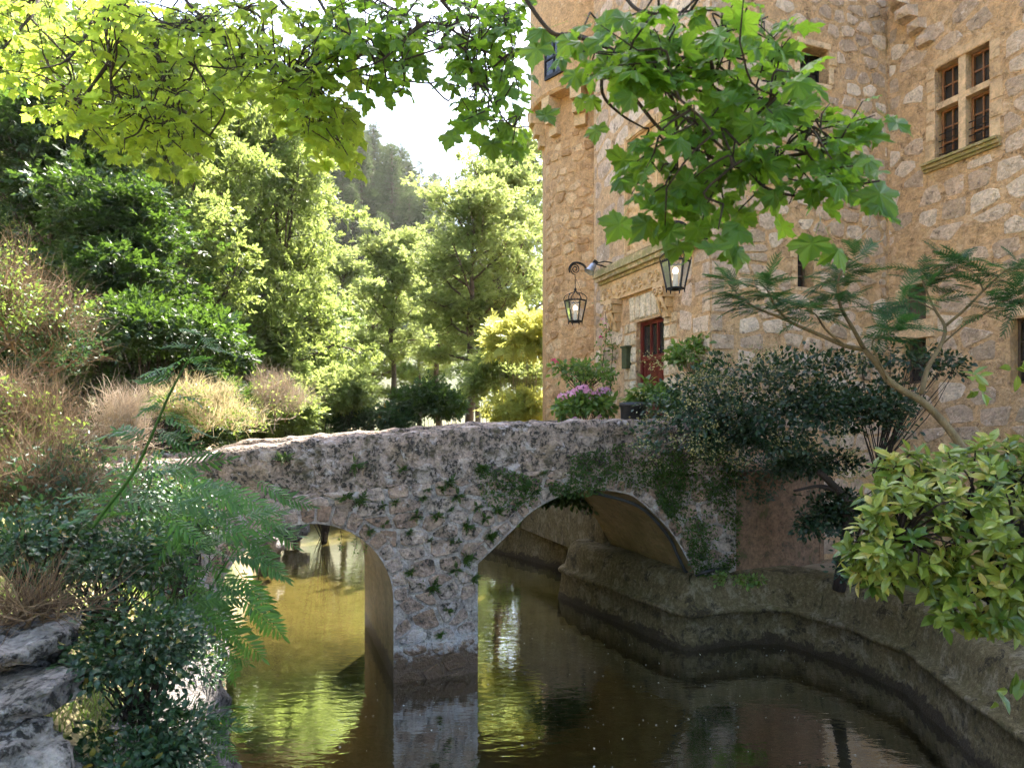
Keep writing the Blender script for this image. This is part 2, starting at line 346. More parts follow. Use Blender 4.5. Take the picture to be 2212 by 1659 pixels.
# leaves
M['leaf_maple_sun'] = leaf_mat('maple_leaf_sunlit', (.08, .16, .02), (.15, .24, .035), (.62, .78, .09), .58, .5, .3, True)  # brighter copy of the maple leaf, with sunlight put into its colour
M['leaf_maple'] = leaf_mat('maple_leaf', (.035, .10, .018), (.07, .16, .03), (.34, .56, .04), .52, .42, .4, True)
M['leaf_tree'] = leaf_mat('tree_leaf', (.035, .075, .016), (.11, .16, .045), (.40, .50, .12), .5, .5, .35)
M['leaf_far'] = leaf_mat('far_tree_leaf', (.045, .085, .02), (.13, .18, .055), (.42, .50, .15), .5, .55, .3)
M['leaf_dark'] = leaf_mat('dark_evergreen_leaf', (0.013, 0.032, 0.010), (0.032, 0.068, 0.020), (0.112, 0.208, 0.024), .35, .42, .45)
M['leaf_ash'] = leaf_mat('pinnate_tree_leaf', (.045, .10, .022), (.13, .20, .06), (.42, .54, .15), .5, .42, .45)
M['leaf_pine'] = leaf_mat('pine_needles', (.030, .045, .022), (.07, .09, .045), (.12, .17, .05), .25, .6, .25)
M['leaf_sumac'] = leaf_mat('sumac_leaflet', (0.022, 0.074, 0.017), (0.055, 0.148, 0.035), (0.156, 0.343, 0.047), .45, .4, .4)
M['leaf_blue'] = leaf_mat('bluish_shrub_leaf', (0.015, 0.042, 0.020), (0.037, 0.088, 0.041), (0.082, 0.177, 0.041), .35, .35, .5, False, (0.286, 0.224, 0.034))
M['leaf_privet'] = leaf_mat('privet_leaf', (0.010, 0.029, 0.014), (0.028, 0.063, 0.025), (0.063, 0.133, 0.028), .3, .3, .55)
M['flower_pale'] = leaf_mat('pale_yellow_blossom', (0.294, 0.266, 0.105), (0.434, 0.399, 0.210), (0.350, 0.315, 0.140), .35, .7, .1)
M['leaf_aucuba'] = leaf_mat('spotted_laurel_leaf', (.05, .11, .014), (.26, .32, .055), (.34, .42, .06), .32, .28, .5, False, (.46, .40, .10))
M['leaf_mimosa'] = leaf_mat('mimosa_leaflet', (0.016, 0.060, 0.021), (0.040, 0.112, 0.036), (0.096, 0.240, 0.040), .4, .4, .4)
M['leaf_garden'] = leaf_mat('garden_shrub_leaf', (.05, .11, .018), (.12, .20, .04), (.32, .46, .07), .4, .4, .45)
M['leaf_yellow'] = leaf_mat('yellow_green_leaf', (.22, .26, .05), (.42, .46, .12), (.65, .62, .15), .5, .5, .3)
M['leaf_fern'] = leaf_mat('wall_fern_leaf', (0.024, 0.060, 0.010), (0.056, 0.104, 0.020), (0.144, 0.240, 0.024), .35, .45, .35)
M['petal_pink'] = leaf_mat('pink_hydrangea_petal', (.62, .25, .40), (.75, .42, .58), (.7, .3, .45), .3, .6, .2)
M['petal_rose'] = leaf_mat('magenta_rose_petal', (.65, .03, .16), (.75, .10, .25), (.7, .06, .2), .3, .5, .3)
M['rock'] = stone_mat('pale_grey_rock', (.20, .18, .175), (.26, .235, .225), (.31, .285, .275), dark=(.02, .018, .016), light=(.42, .40, .40), dark_amt=.50, light_amt=.36, bump=.9)
M['speck'] = leaf_mat('floating_petal', (.35, .33, .25), (.75, .75, .68), (.5, .5, .4), .2, .6, .2)
# ================================================================ the setting: ground, canal, banks
LEFT_BANK = [(-1.9, 0.5), (-2.2, 3), (-2.55, 5), (-3.31, 7.93), (-3.9, 9.1), tuple(B(-2.54, 0, 0)[:2]), tuple(B(-2.54, 3.2, 0)[:2]), (-6.3, 16), (-7.0, 19), (-8.0, 22), (-11, 26), (-17, 30), (-28, 33)]
FAR_BANK = [(-28, 39), (-16, 36), (-8, 31), (-4.2, 27), (-2.2, 23.6), (-.6, 21.45), (.4, 20.0), (1.5, 18.5)]
NEAR_BANK = [(1.95, 17.2), tuple(B(4.75, 4.3, 0)[:2]), tuple(B(4.49, 3.9, 0)[:2]), tuple(B(4.75, 2.0, 0)[:2]), tuple(B(5.04, -.35, 0)[:2]), (4.0, 12.32), (4.92, 12.42), (5.5, 11.4), (5.84, 10.15), (5.66, 9.2), (5.5, 7.93), (5.35, 6), (5.1, 3), (4.9, .5)]
CANAL = np.array(LEFT_BANK + FAR_BANK + NEAR_BANK)
def canal_sd(P):                                      # distance to the canal edge, negative over water
    d = np.full(len(P), 1e9); inside = np.zeros(len(P), bool); n = len(CANAL)
    for i in range(n):
        a, b = CANAL[i], CANAL[(i + 1) % n]; ab = b - a
        t = np.clip(((P - a) @ ab) / (ab @ ab), 0, 1); q = a + t[:, None] * ab
        d = np.minimum(d, np.hypot(*(P - q).T))
        c = ((a[1] > P[:, 1]) != (b[1] > P[:, 1])) & (P[:, 0] < (b[0] - a[0]) * (P[:, 1] - a[1]) / (b[1] - a[1] + 1e-12) + a[0])
        inside ^= c
    return np.where(inside, -d, d)
def wob(x, y): return .5 * np.sin(x * .7 + 1.3 * np.sin(y * .45)) + .35 * np.sin(y * 1.1 + x * .4) + .2 * np.sin(2.3 * x - 1.7 * y)
def ground_z(x, y):
    x = np.atleast_1d(np.asarray(x, float)); y = np.atleast_1d(np.asarray(y, float)); P = np.column_stack([x, y]); sd = canal_sd(P)
    lx = np.interp(y, [0, 5, 10, 16, 22, 30, 40], [-2, -2.6, -4.3, -6.3, -8, -14, -14])
    zl = np.interp(sd, [0, .12, .4, 1.0, 1.8, 3, 6, 10, 16, 25, 40, 80, 200], [-.7, .55, 1.3, 1.9, 2.35, 2.75, 3.1, 3.7, 5.0, 7.5, 10, 13, 15])
    zr = np.interp(sd, [0, .3, .55, 1.5, 3, 4.5, 8, 30, 200], [-.7, -.6, 1.18, 1.22, 1.25, 1.7, 2.6, 3.0, 3.0])
    zf = np.interp(sd, [0, .35, .6, 2, 5, 12, 30, 60, 200], [-.7, -.6, .95, 1.7, 2.6, 2.9, 3.1, 5, 9])
    wl = np.where(y > 24, np.clip((lx - x) / 10 + .5, 0, 1), np.where(x < lx, 1., 0.)); z = wl * zl + (1 - wl) * np.where(y > 17, zf, zr)
    z = np.where(sd < 0, np.interp(y, [12, 16, 22], [-.7, -.35, -.22]) + .05 * wob(x, y), z + .06 * wob(x * 2, y * 2) * np.clip(sd, 0, 1) + .5 * wob(x * .2, y * .2) * np.clip((sd - 6) / 20, 0, 1))
    # the far wooded hillside
    d = np.hypot(x, y); az = np.degrees(np.arctan2(x, y))
    ridge = np.interp(az, [-60, -30, -18, -9, -4, 4, 14, 40, 70], [46, 50, 44, 34, 27, 20, 15, 12, 12])
    z = z + ridge * np.clip((d - 58) / 85, 0, 1) ** 1.15
    return z
def lines(a, b, st): return list(np.arange(a, b, st))
gx = np.array(sorted(set(np.round(lines(-400, -60, 20) + lines(-60, -16, 2.5) + lines(-16, 9, .22) + lines(9, 40, 2) + lines(40, 420, 20), 3))))
gy = np.array(sorted(set(np.round(lines(-60, 0, 6) + lines(0, 36, .25) + lines(36, 70, 1.5) + lines(70, 200, 5) + lines(200, 700, 30), 3))))
GX, GY = np.meshgrid(gx, gy); gv = np.column_stack([GX.ravel(), GY.ravel(), ground_z(GX.ravel(), GY.ravel())])
nx, ny = len(gx), len(gy); ii = (np.arange(ny - 1)[:, None] * nx + np.arange(nx - 1)).ravel()
tag(ob('ground', gv, [np.column_stack([ii, ii + 1, ii + nx + 1, ii + nx])], M['ground'], smooth=True), 'earth banks, canal bed and wooded valley floor', 'ground', kind='structure')
cw = np.array(LEFT_BANK + FAR_BANK + NEAR_BANK); cc = cw + 0
from mathutils.geometry import tessellate_polygon
wv = []
for i in range(len(cc)):                              # water reaches a little under the banks
    a, b, c = cc[i - 1], cc[i], cc[(i + 1) % len(cc)]; d1 = (b - a) / np.linalg.norm(b - a); d2 = (c - b) / np.linalg.norm(c - b)
    nrm = np.array([-(d1 + d2)[1], (d1 + d2)[0]]); nrm /= np.linalg.norm(nrm) + 1e-9; wv.append(b + nrm * .1)
wv = np.array(wv)
tri = tessellate_polygon([[Vector((q[0], q[1], 0)) for q in wv]])
tag(ob('water', np.column_stack([wv, np.zeros(len(wv))]), [np.array([list(t) for t in tri])], M['water']), 'dark still canal water under the stone bridge', 'water', kind='structure')

def sweep(path, prof, side=1, n=5, rough=.0):
    pts = np.array([(*q, 0.) for q in path]); P = []
    for i in range(len(pts) - 1):
        for k in range(n): P.append(pts[i] + (pts[i + 1] - pts[i]) * k / n)
    P.append(pts[-1]); P = np.array(P)[:, :2]
    for _ in range(2): P[1:-1] = .25 * P[:-2] + .5 * P[1:-1] + .25 * P[2:]
    tan = np.gradient(P, axis=0); tan /= np.linalg.norm(tan, axis=1)[:, None]; nor = np.column_stack([-tan[:, 1], tan[:, 0]]) * side
    V = np.array([[*(P[i] + nor[i] * (o + rough * .5 * math.sin(i * 1.7 + z * 5) + rough * .6 * math.sin(i * .9 - z * 9))), z + rough * .4 * math.sin(i * 2.1 + o * 3)] for i in range(len(P)) for o, z in prof]); k = len(prof); F = []
    for i in range(len(P) - 1):
        for q in range(k - 1): F.append((i * k + q, (i + 1) * k + q, (i + 1) * k + q + 1, i * k + q + 1))
    return V, F
REV = [(-.02, -.75), (0, 0), (.04, .28), (.08, .56), (.015, .575), (.0, .64), (.03, .675), (.13, .69), (.17, .85), (.21, 1.05), (.28, 1.2), (.40, 1.27), (.8, 1.29)]
V, F = sweep(NEAR_BANK[1:], REV, 1, 7, .02)
w = tag(ob('canal_wall', V, F, M['concrete'], smooth=True), 'stained concrete canal wall curving from under the bridge towards the laurel', 'retaining wall')
V, F = sweep(FAR_BANK[1:] + NEAR_BANK[:1], [(-.02, -.75), (0, 0), (.1, .5), (.18, .95), (.3, 1.08), (.7, 1.1)], 1, 6, .03)
tag(ob('canal_wall', V, F, M['concrete'], smooth=True), 'mossy canal wall lit beyond the bridge at the foot of the tower', 'retaining wall')
V, F = sweep(LEFT_BANK[1:7], [(.06, -.75), (.02, 0), (-.02, .4), (-.1, .8), (-.12, 1.2), (-.3, 1.4), (-.7, 1.5)], -1, 8, .16)
tag(ob('bank_wall', V, F, M['rock'], smooth=True), 'rough grey stone bank wall half hidden under the ferny shrubs', 'retaining wall')

# ================================================================ masonry
def clip(poly, p, nrm):                               # keep the side where (x - p).nrm <= 0
    out = []; n = len(poly)
    for i in range(n):
        a, b = poly[i], poly[(i + 1) % n]; da = (a - p) @ nrm; db = (b - p) @ nrm
        if da <= 0: out.append(a)
        if da * db < 0: out.append(a + (b - a) * (da / (da - db)))
    return out
def rubble(x0, x1, y0, y1, cw, ch, seed, jit=.36, vary=.3):
    g = np.random.default_rng(seed); S = []; y = y0; row = 0
    while y < y1:
        h = ch * g.uniform(1 - vary, 1 + vary); x = x0 + g.uniform(-.5, .5) * cw
        while x < x1 + cw * .5:
            w_ = cw * g.uniform(.6, 1.5); S.append((x + w_ / 2, y + h / 2 + g.normal() * ch * jit * .45)); x += w_
        y += h; row += 1
    S = np.array(S); cells = []; k = np.array([1., cw / ch * .8])
    for i, c in enumerate(S):
        poly = [np.array(q) for q in ((x0, y0), (x1, y0), (x1, y1), (x0, y1))]
        near = np.where((abs(S[:, 0] - c[0]) < 3 * cw) & (abs(S[:, 1] - c[1]) < 3 * ch))[0]
        for j in near:
            if j == i: continue
            mid = (S[j] + c) / 2; d = (S[j] - c) * k * k
            poly = clip(poly, mid, d)
            if len(poly) < 3: break
        if len(poly) >= 3: cells.append(np.array(poly))
    return cells
def area(p): x, y = p.T; return .5 * abs(x @ np.roll(y, -1) - y @ np.roll(x, -1))
def cut_rects(poly, rects):
    for (a, b, c, d) in rects:
        m = poly.mean(0)
        if poly[:, 0].max() <= a or poly[:, 0].min() >= b or poly[:, 1].max() <= c or poly[:, 1].min() >= d: continue
        gaps = [(a - m[0], (a, 0), (1, 0)), (m[0] - b, (b, 0), (-1, 0)), (c - m[1], (0, c), (0, 1)), (m[1] - d, (0, d), (0, -1))]
        g_, p, nn = max(gaps, key=lambda q: q[0])
        if g_ <= 0: return None
        poly = clip(list(poly), np.array(p, float), np.array(nn, float))
        if len(poly) < 3: return None
        poly = np.array(poly)
    return poly
def stone_shape(poly, mapf, gap, h, g, back=.03, rnd=True):
    c = poly.mean(0); r = np.sqrt(area(poly)); k = max(.5, 1 - gap / r)
    p = c + (poly - c) * k
    if rnd:
        q = []
        for i in range(len(p)):
            a, b = p[i], p[(i + 1) % len(p)]
            if np.linalg.norm(b - a) < .12 * r: q.append((a + b) / 2)
            else: q += [a + (b - a) * g.uniform(.07, .2), a + (b - a) * g.uniform(.8, .93)]
        p = np.array(q)
    p = p + g.normal(size=p.shape) * .014 * r; n = len(p); inn = c + (p - c) * g.uniform(.74, .86)
    tilt = g.normal(size=2) * h * .35 / r
    V = [mapf(*x, -back) for x in p] + [mapf(*x, h * (.75 + .3 * g.random()) + (x - c) @ tilt) for x in inn] + [mapf(*c, h * 1.12)]
    F = [(i, (i + 1) % n, n + (i + 1) % n, n + i) for i in range(n)] + [(n + i, n + (i + 1) % n, 2 * n) for i in range(n)]
    return np.array(V), F
def lay(stones, parent, mat, limit, name='stone', rest='rubble'):   # stones: (V, F, tint)
    def size(q): u = project(q[0]); return np.ptp(u[:, 0]) * np.ptp(u[:, 1])
    stones = sorted(stones, key=size, reverse=True)
    for V, F, t in stones[:limit]: part(name, V, F, mat, parent, tint=np.full(len(V), t))
    if stones[limit:]:
        mb = Mb()
        for V, F, t in stones[limit:]: mb.add(V, F, t)
        o = mb.build(rest, mat, parent); o['kind'] = 'stuff'
    return stones

# ================================================================ bridge
bridge = empty('stone_bridge', B(1, 1.6, 0), 'old stone footbridge with two arches crossing the canal to the castle door', 'bridge')
W = 3.2
def ptop(t): return np.interp(t, [-9, -4.6, -2.75, -2.45, 0, 1.9, 3.6, 5.5, 8], [3.25, 3.4, 3.52, 3.66, 3.86, 4.0, 4.06, 4.09, 4.1])
def deck(t): return ptop(t) - .85
RA = smooth_path([(1.36, 1.74), (1.9, 2.2), (2.3, 2.54), (2.85, 2.79), (3.42, 2.86), (3.95, 2.80), (4.32, 2.65), (4.98, 2.05), (5.47, 1.3)], 5)
LA = np.array([(-1.27 - 1.27 * math.cos(a), 1.25 + 1.27 * math.sin(a)) for a in np.linspace(0, math.pi, 25)])
low = [(-9, -1), (-2.54, -1)] + [tuple(q) for q in LA] + [(0, -1), (1.36, -1)] + [tuple(q) for q in RA] + [(5.6, -1), (6.4, -1)]
tops = [(t, deck(t)) for t in np.linspace(6.4, -9, 20)]
outl = low + tops; n = len(outl)
Vf = [B(t, .0, z) for t, z in outl] + [B(t, W, z) for t, z in outl]
F = [tuple(range(n)), tuple(range(2 * n - 1, n - 1, -1))]; mi = [0, 0]
for i in range(n):
    j = (i + 1) % n; F.append((i, n + i, n + j, j))
    mi.append(1 if i < len(low) - 1 else 2)
M['deck'] = plain('bridge_deck_gravel', (.34, .28, .21), .95, 0, .4, 5, .5)
# polygons get regrouped by size, so build the two faces and the strips apart
mb = Mb(); mb.add(Vf, F[:2]); body = mb.build('spandrel_wall', M['bridge_mortar'], bridge)
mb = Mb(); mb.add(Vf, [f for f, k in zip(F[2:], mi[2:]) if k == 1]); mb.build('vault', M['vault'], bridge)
mb = Mb(); mb.add(Vf, [f for f, k in zip(F[2:], mi[2:]) if k == 2]); mb.build('deck', M['deck'], bridge)
g = np.random.default_rng(5)
def parapet(s0, s1, t0, t1, name='parapet'):
    ts = np.arange(t0, t1 + .01, .14); V = []; ns = 6
    for t in ts:
        z = ptop(t); e = .012 * g.normal()
        for k, (s, dz) in enumerate([(s0, -.86), (s0, -.10), (s0 + .035, -.025), (s0 + (s1 - s0) * .35, .0), (s0 + (s1 - s0) * .7, .0), (s1 - .03, -.03), (s1, -.86)]):
            jit = 0 if k in (0, 6) else 1
            V.append(B(t, s + jit * .012 * g.normal(), z + dz + jit * (e + .012 * g.normal())))
    k = 7; F = [(i * k + q, i * k + q + 1, (i + 1) * k + q + 1, (i + 1) * k + q) for i in range(len(ts) - 1) for q in range(k - 1)]
    F += [tuple(range(k))[::-1], tuple((len(ts) - 1) * k + q for q in range(k))]
    mb = Mb(); mb.add(V, F); return mb.build(name, M['parapet_stone'], bridge, smooth=True)
parapet(0.0, .40, -2.485, 6.08); parapet(W - .40, W, -4.5, 6.08)
parapet(0.014, .385, -4.4, -2.44, 'wing_wall')
def in_left(t, z, m): return (abs(t + 1.27) < 1.27 + m * (z > 1.25)) and (z < 1.25 or math.hypot(t + 1.27, z - 1.25) < 1.27 + m)
def ra_z(t): return np.interp(t, RA[:, 0], RA[:, 1], left=-9, right=-9)
stones = []
mapf = lambda x, y, d: B(x, -d, y)
for j, (x0, x1, y0f, cw_, ch_, seed, h0, h1, gp) in enumerate([(-4.3, 6.05, 0, .44, .225, 11, .006, .04, .02)]):
    for poly in rubble(-4.3, 6.38, -.25, 3.3, cw_, ch_, seed, .5):
        ctr = poly.mean(0); q = []
        if in_left(*ctr, .22) or (1.36 < ctr[0] < 5.47 and ctr[1] < ra_z(ctr[0]) + .22): continue
        if ctr[0] > 5.47 and ctr[1] < 1.5: continue
        for t, z in poly:
            if in_left(t, z, .25):
                if z > 1.25:
                    r = math.hypot(t + 1.27, z - 1.25); t, z = -1.27 + (t + 1.27) / r * 1.52, 1.25 + (z - 1.25) / r * 1.52
                else: t = .02 if t > -1.27 else -2.56
            if 1.36 < t < 5.47 and z < ra_z(t) + .25:
                if z < 1.75 and t < 1.8: t = 1.34
                else: z = ra_z(t) + .25
            q.append((t, min(z, deck(t) + .05)))
        q = np.array(q)
        if area(q) < .006: continue
        V, F = stone_shape(q, mapf, gp, g.uniform(h0, h1), g); stones.append((V, F, g.random()))
for t0 in np.linspace(0, math.pi, 20)[:-1]:           # ring stones of the small arch
    t1 = t0 + math.pi / 19; ro = 1.27 + g.uniform(.22, .34)
    q = np.array([(-1.27 - r * math.cos(a), 1.25 + r * math.sin(a)) for r, a in ((1.275, t0), (ro, t0), (ro, t1), (1.275, t1))])
    V, F = stone_shape(q, mapf, .02, g.uniform(.012, .03), g); stones.append((V, F, g.random()))
for i in range(0, len(RA) - 1, 2):                    # and of the large one
    a, b = RA[i], RA[min(i + 2, len(RA) - 1)]; d = (b - a) / np.linalg.norm(b - a); nn = np.array([-d[1], d[0]]); w_ = g.uniform(.2, .26)
    q = np.array([a + nn * .01, b + nn * .01, b + nn * w_, a + nn * w_])
    V, F = stone_shape(q, mapf, .02, g.uniform(.012, .03), g); stones.append((V, F, g.random()))
lay(stones, bridge, M['bridge_stone'], 270)
big = []                                              # broad flat stones showing in the parapet
for poly in rubble(-2.35, 6.0, 3.0, 4.1, .62, .36, 23, .5, .2):
    if g.random() < .3: continue
    q = np.array([(t, min(z, ptop(t) - .09)) for t, z in poly])
    if area(q) < .03: continue
    V, F = stone_shape(q, mapf, .05, g.uniform(.004, .024), g, .02); big.append((V, F, g.random()))
lay(big, bridge, M['parapet_stone'], 40, 'parapet_stone')

# ================================================================ castle
castle = empty('castle', B(9, 3, 1), 'honey coloured rubble stone castle with round corner tower and carved doorway', 'castle')
def wall_panel(mapf, x0, x1, y0, y1, rects, reveal, mat, parent, name='wall', step=None):
    xs = sorted({x0, x1, *[q for r in rects for q in r[:2]]} | (set(np.arange(x0, x1, step)) if step else set())); ys = sorted({y0, y1, *[q for r in rects for q in r[2:]]})
    mb = Mb()
    for a, b in zip(xs[:-1], xs[1:]):
        for c, d in zip(ys[:-1], ys[1:]):
            mx, my = (a + b) / 2, (c + d) / 2
            if any(r[0] < mx < r[1] and r[2] < my < r[3] for r in rects): continue
            mb.add([mapf(a, c, 0), mapf(b, c, 0), mapf(b, d, 0), mapf(a, d, 0)], [(0, 1, 2, 3)])
    for a, b, c, d in rects:
        q = [(a, c), (b, c), (b, d), (a, d)]
        for i in range(4):
            p1, p2 = q[i], q[(i + 1) % 4]; mb.add([mapf(*p1, 0), mapf(*p2, 0), mapf(*p2, -reveal), mapf(*p1, -reveal)], [(0, 1, 2, 3)])
    return mb.build(name, mat, parent)
TP, SF, TR = 6.1, .38, 10.57                          # portal wall plane t, camera-facing wall plane s, near side wall plane t
mp = lambda x, y, d: B(TP - d, x, y); mf = lambda x, y, d: B(x, SF - d, y); ms = lambda x, y, d: B(TR - d, x, y)
g = np.random.default_rng(31)
DOOR = (1.98, 3.13, 3.1, 6.30)
wp = wall_panel(mp, SF + .003, 5.25, 0.8, 26, [DOOR], .35, M['castle_render'], castle, 'portal_wall')  # walls carried up out of view so the castle shades the near leaves
fw = np.array([on_s(1728, 95, SF), on_s(1790, 185, SF)]); W1 = (fw[0, 0], fw[1, 0], fw[1, 1], fw[0, 1])
fw = np.array([on_s(1723, 535, SF), on_s(1757, 622, SF)]); W2 = (fw[0, 0], fw[1, 0], fw[1, 1], fw[0, 1])
wf = wall_panel(mf, TP + .003, TR + .4, 0.8, 26, [W1, W2], .35, M['castle_render'], castle, 'front_wall')
a_, b_ = on_t(2020, 150, TR), on_t(2020, 350, TR); c_ = on_t(2137, 200, TR)[0]; W3 = (c_, a_[0], b_[1], a_[1])
a_, b_ = on_t(1950, 622, TR), on_t(1950, 697, TR); c_ = on_t(2000, 650, TR)[0]; W4 = (c_, a_[0], b_[1], a_[1])
b_ = on_t(1950, 830, TR); t_ = on_t(1950, 735, TR); W5 = (c_, a_[0], b_[1], t_[1])
a_ = on_t(2182, 700, TR); W6 = (a_[0] - .75, a_[0], on_t(2182, 830, TR)[1], on_t(2182, 690, TR)[1])
wr = wall_panel(ms, -6.5, SF - .003, 0.8, 26, [W3, W4, W5, W6], .32, M['castle_render'], castle, 'side_wall')
# inner block, roof and the walls away from the camera, so that the building is closed; unseen extra height added to cast shade
mb = Mb(); mb.bbox(TP + .75, 17, 1.2, 7.6, .5, 25.6); mb.bbox(TR + .75, 17, -6.4, 1.25, .5, 25.5)
mb.bbox(TP + .02, TP + .8, 5.2, 5.25, .8, 26); mb.bbox(TR + .02, TR + .8, -6.5, -6.45, .8, 26); mb.build('inner_block', M['castle_render'], castle)
mb = Mb(); mb.bbox(TP - .3, 17.3, SF - .3, 7.7, 26.004, 26.3); mb.bbox(TR - .3, 17.3, -6.8, SF - .304, 26.004, 26.3); mb.build('roof', M['dark_wood'], castle)
# tower
TC = np.array([3.14, 21.0]); TRAD = 2.2; TB = 12.0
tw = Mb(); prof = [(TRAD + .1, .6), (TRAD, 2.0), (TRAD, TB), (TRAD + .02, TB + .35), (TRAD + .02, TB + 1.3), (TRAD + .42, TB + 1.32), (TRAD + .47, TB + 1.42), (TRAD + .38, TB + 1.5), (TRAD + .38, 20.5), (0.2, 23.5)]
V, F = lathe(prof, (TC[0], TC[1], 0), 56); tw.add(V, F); tower = tw.build('tower', M['tower_stone'], castle)
def mt(x, y, d):                                      # x is arc length round the tower from the direction facing the camera
    a = -math.pi / 2 + x / TRAD; r = TRAD + d
    return np.array([TC[0] + r * math.cos(a), TC[1] + r * math.sin(a), y])
for a in np.arange(-170, 60, 24):                     # corbels carrying the top
    w0 = R(a); e = np.array([math.cos(w0), math.sin(w0), 0]); e2 = np.array([-e[1], e[0], 0]); mb = Mb(); c0 = np.array([*TC, 0])
    for k, (z0, z1, out) in enumerate([(TB + .30, TB + .62, .17), (TB + .62, TB + .96, .32), (TB + .96, TB + 1.315, .45)]):
        mb.box(c0 + e * (TRAD + out / 2 - .05) + np.array([0, 0, (z0 + z1) / 2]), e * (out / 2 + .05), e2 * .17, np.array([0, 0, (z1 - z0) / 2 - .006]), .6)
    mb.build('corbel', M['carved'], tower)
# tower window, high up
a = math.atan2(-TC[1] + 18, on_s(1190, 105, 8)[0] * 0 - 0.9)
wu = at(1190, 105, 19.2); e = np.array([wu[0] - TC[0], wu[1] - TC[1], 0]); e /= np.linalg.norm(e); e2 = np.array([-e[1], e[0], 0]); c0 = np.array([*TC, 0]) + e * (TRAD + .36)
mb = Mb(); zc = at(1190, 112, 19)[2]
mb.box(c0 + [0, 0, zc], e * .05, e2 * .33, np.array([0, 0, .5])); tw_ = mb.build('window', M['dark_glass'], tower)
for k, (dz, hx, hz) in enumerate([(.5, .36, .04), (-.5, .36, .05), (0, .36, .02)]):
    mb = Mb(); mb.box(c0 + e * .05 + [0, 0, zc + dz], e * .03, e2 * hx, np.array([0, 0, hz])); mb.build('frame_bar', M['iron'], tower)
for s_ in (-.34, 0, .34):
    mb = Mb(); mb.box(c0 + e * .051 + e2 * s_ + [0, 0, zc], e * .03, e2 * .02, np.array([0, 0, .52])); mb.build('frame_bar', M['iron'], tower)

groups = []
ASH = (1.45, 3.70, 3.0, 7.50)                         # dressed doorway
def masonry(region, mapf, cw_, ch_, seed, rects, prob, h, gap, who, mat):
    for poly in rubble(*region, cw_, ch_, seed, .45):
        if g.random() > prob: continue
        q = cut_rects(poly, rects)
        if q is None or area(q) < .012: continue
        V, F = stone_shape(q, mapf, gap, g.uniform(*h), g, .02); groups.append((V, F, g.random(), who, mat))
masonry((SF + .55, 5.2, 3.0, 14.5), mp, .78, .40, 41, [ASH, (.35, 4.8, 7.4, 7.85), (2.0, 3.45, 7.8, 10.6)], .85, (.002, .012), .03, wp, M['castle_stone'])
def grow(r, m): return (r[0] - m, r[1] + m, r[2] - m, r[3] + m)
masonry((TP + .6, TR - .02, 1.3, 15.2), mf, .50, .27, 42, [grow(W1, .2), grow(W2, .14)], .86, (.004, .035), .035, wf, M['castle_stone'])
masonry((-3.2, SF - .03, 3.0, 13.5), ms, .66, .34, 43, [grow(W3, .22), grow(W4, .2), grow(W5, .2), grow(W6, .2)], .72, (.003, .018), .04, wr, M['castle_stone'])
masonry((-2.9, 2.6, 3.0, TB + .28), mt, .42, .25, 44, [], .85, (.004, .035), .035, tower, M['tower_stone'])
# dressed corner stones of the portal block, long and short in turn
z = 3.0; k = 0
while z < 14.5:
    h = g.uniform(.3, .42); la, lb = ((.85, .42) if k % 2 else (.42, .8)); la *= g.uniform(.85, 1.15); lb *= g.uniform(.85, 1.15)
    q = np.array([(TP - .01, z), (TP + la * .7, z), (TP + la * .7, z + h), (TP - .01, z + h)]); V, F = stone_shape(q, mf, .02, .022, g, .02, False); groups.append((V, F, g.uniform(0, .5), wf, M['castle_stone']))
    q = np.array([(SF, z), (SF + lb * .7, z), (SF + lb * .7, z + h), (SF, z + h)]); V, F = stone_shape(q, mp, .02, .012, g, .02, False); groups.append((V, F, g.uniform(.4, 1), wp, M['castle_stone']))
    z += h; k += 1
def psize(q): u = project(q[0]); return np.ptp(u[:, 0]) * np.ptp(u[:, 1])
groups.sort(key=psize, reverse=True)
for V, F, t, who, mat in groups[:300]: part('stone', V, F, mat, who, tint=np.full(len(V), t))
for who in (wp, wf, wr, tower):
    mb = Mb(); mat = None
    for V, F, t, w_, m_ in groups[300:]:
        if w_ is who: mb.add(V, F, t); mat = m_
    if mb.n: mb.build('rubble', mat, who)['kind'] = 'stuff'

# ---- doorway: dressed blocks, consoles, frieze, cornice, relief, door
def block(name, x0, x1, y0, y1, d, mat, parent=wp, fn=mp, tint=None):
    q = np.array([(x0, y0), (x1, y0), (x1, y1), (x0, y1)]); V, F = stone_shape(q, fn, .012, d, g, .02, False)
    return part(name, V, F, mat, parent, tint=np.full(len(V), g.random() if tint is None else tint))
z = 3.1
while z < 6.3:
    h = min(g.uniform(.3, .46), 6.32 - z)
    for a, b in ((1.48, 1.97), (3.14, 3.66)):
        m_ = a + (b - a) * g.uniform(.4, .6); block('ashlar_block', a, m_, z, z + h, .03, M['ashlar']); block('ashlar_block', m_, b, z, z + h, .03, M['ashlar'])
    z += h
xs = np.linspace(1.75, 3.4, 8)
for a, b in zip(xs[:-1], xs[1:]): block('lintel_block', a, b, 6.32, 6.93, .035, M['ashlar'], tint=g.uniform(.5, 1))
mb = Mb(); mb.bbox(TP - .09, TP + .1, 1.4, 4.72, 6.95, 7.42, .4)
frieze = mb.build('frieze', M['carved'], wp)
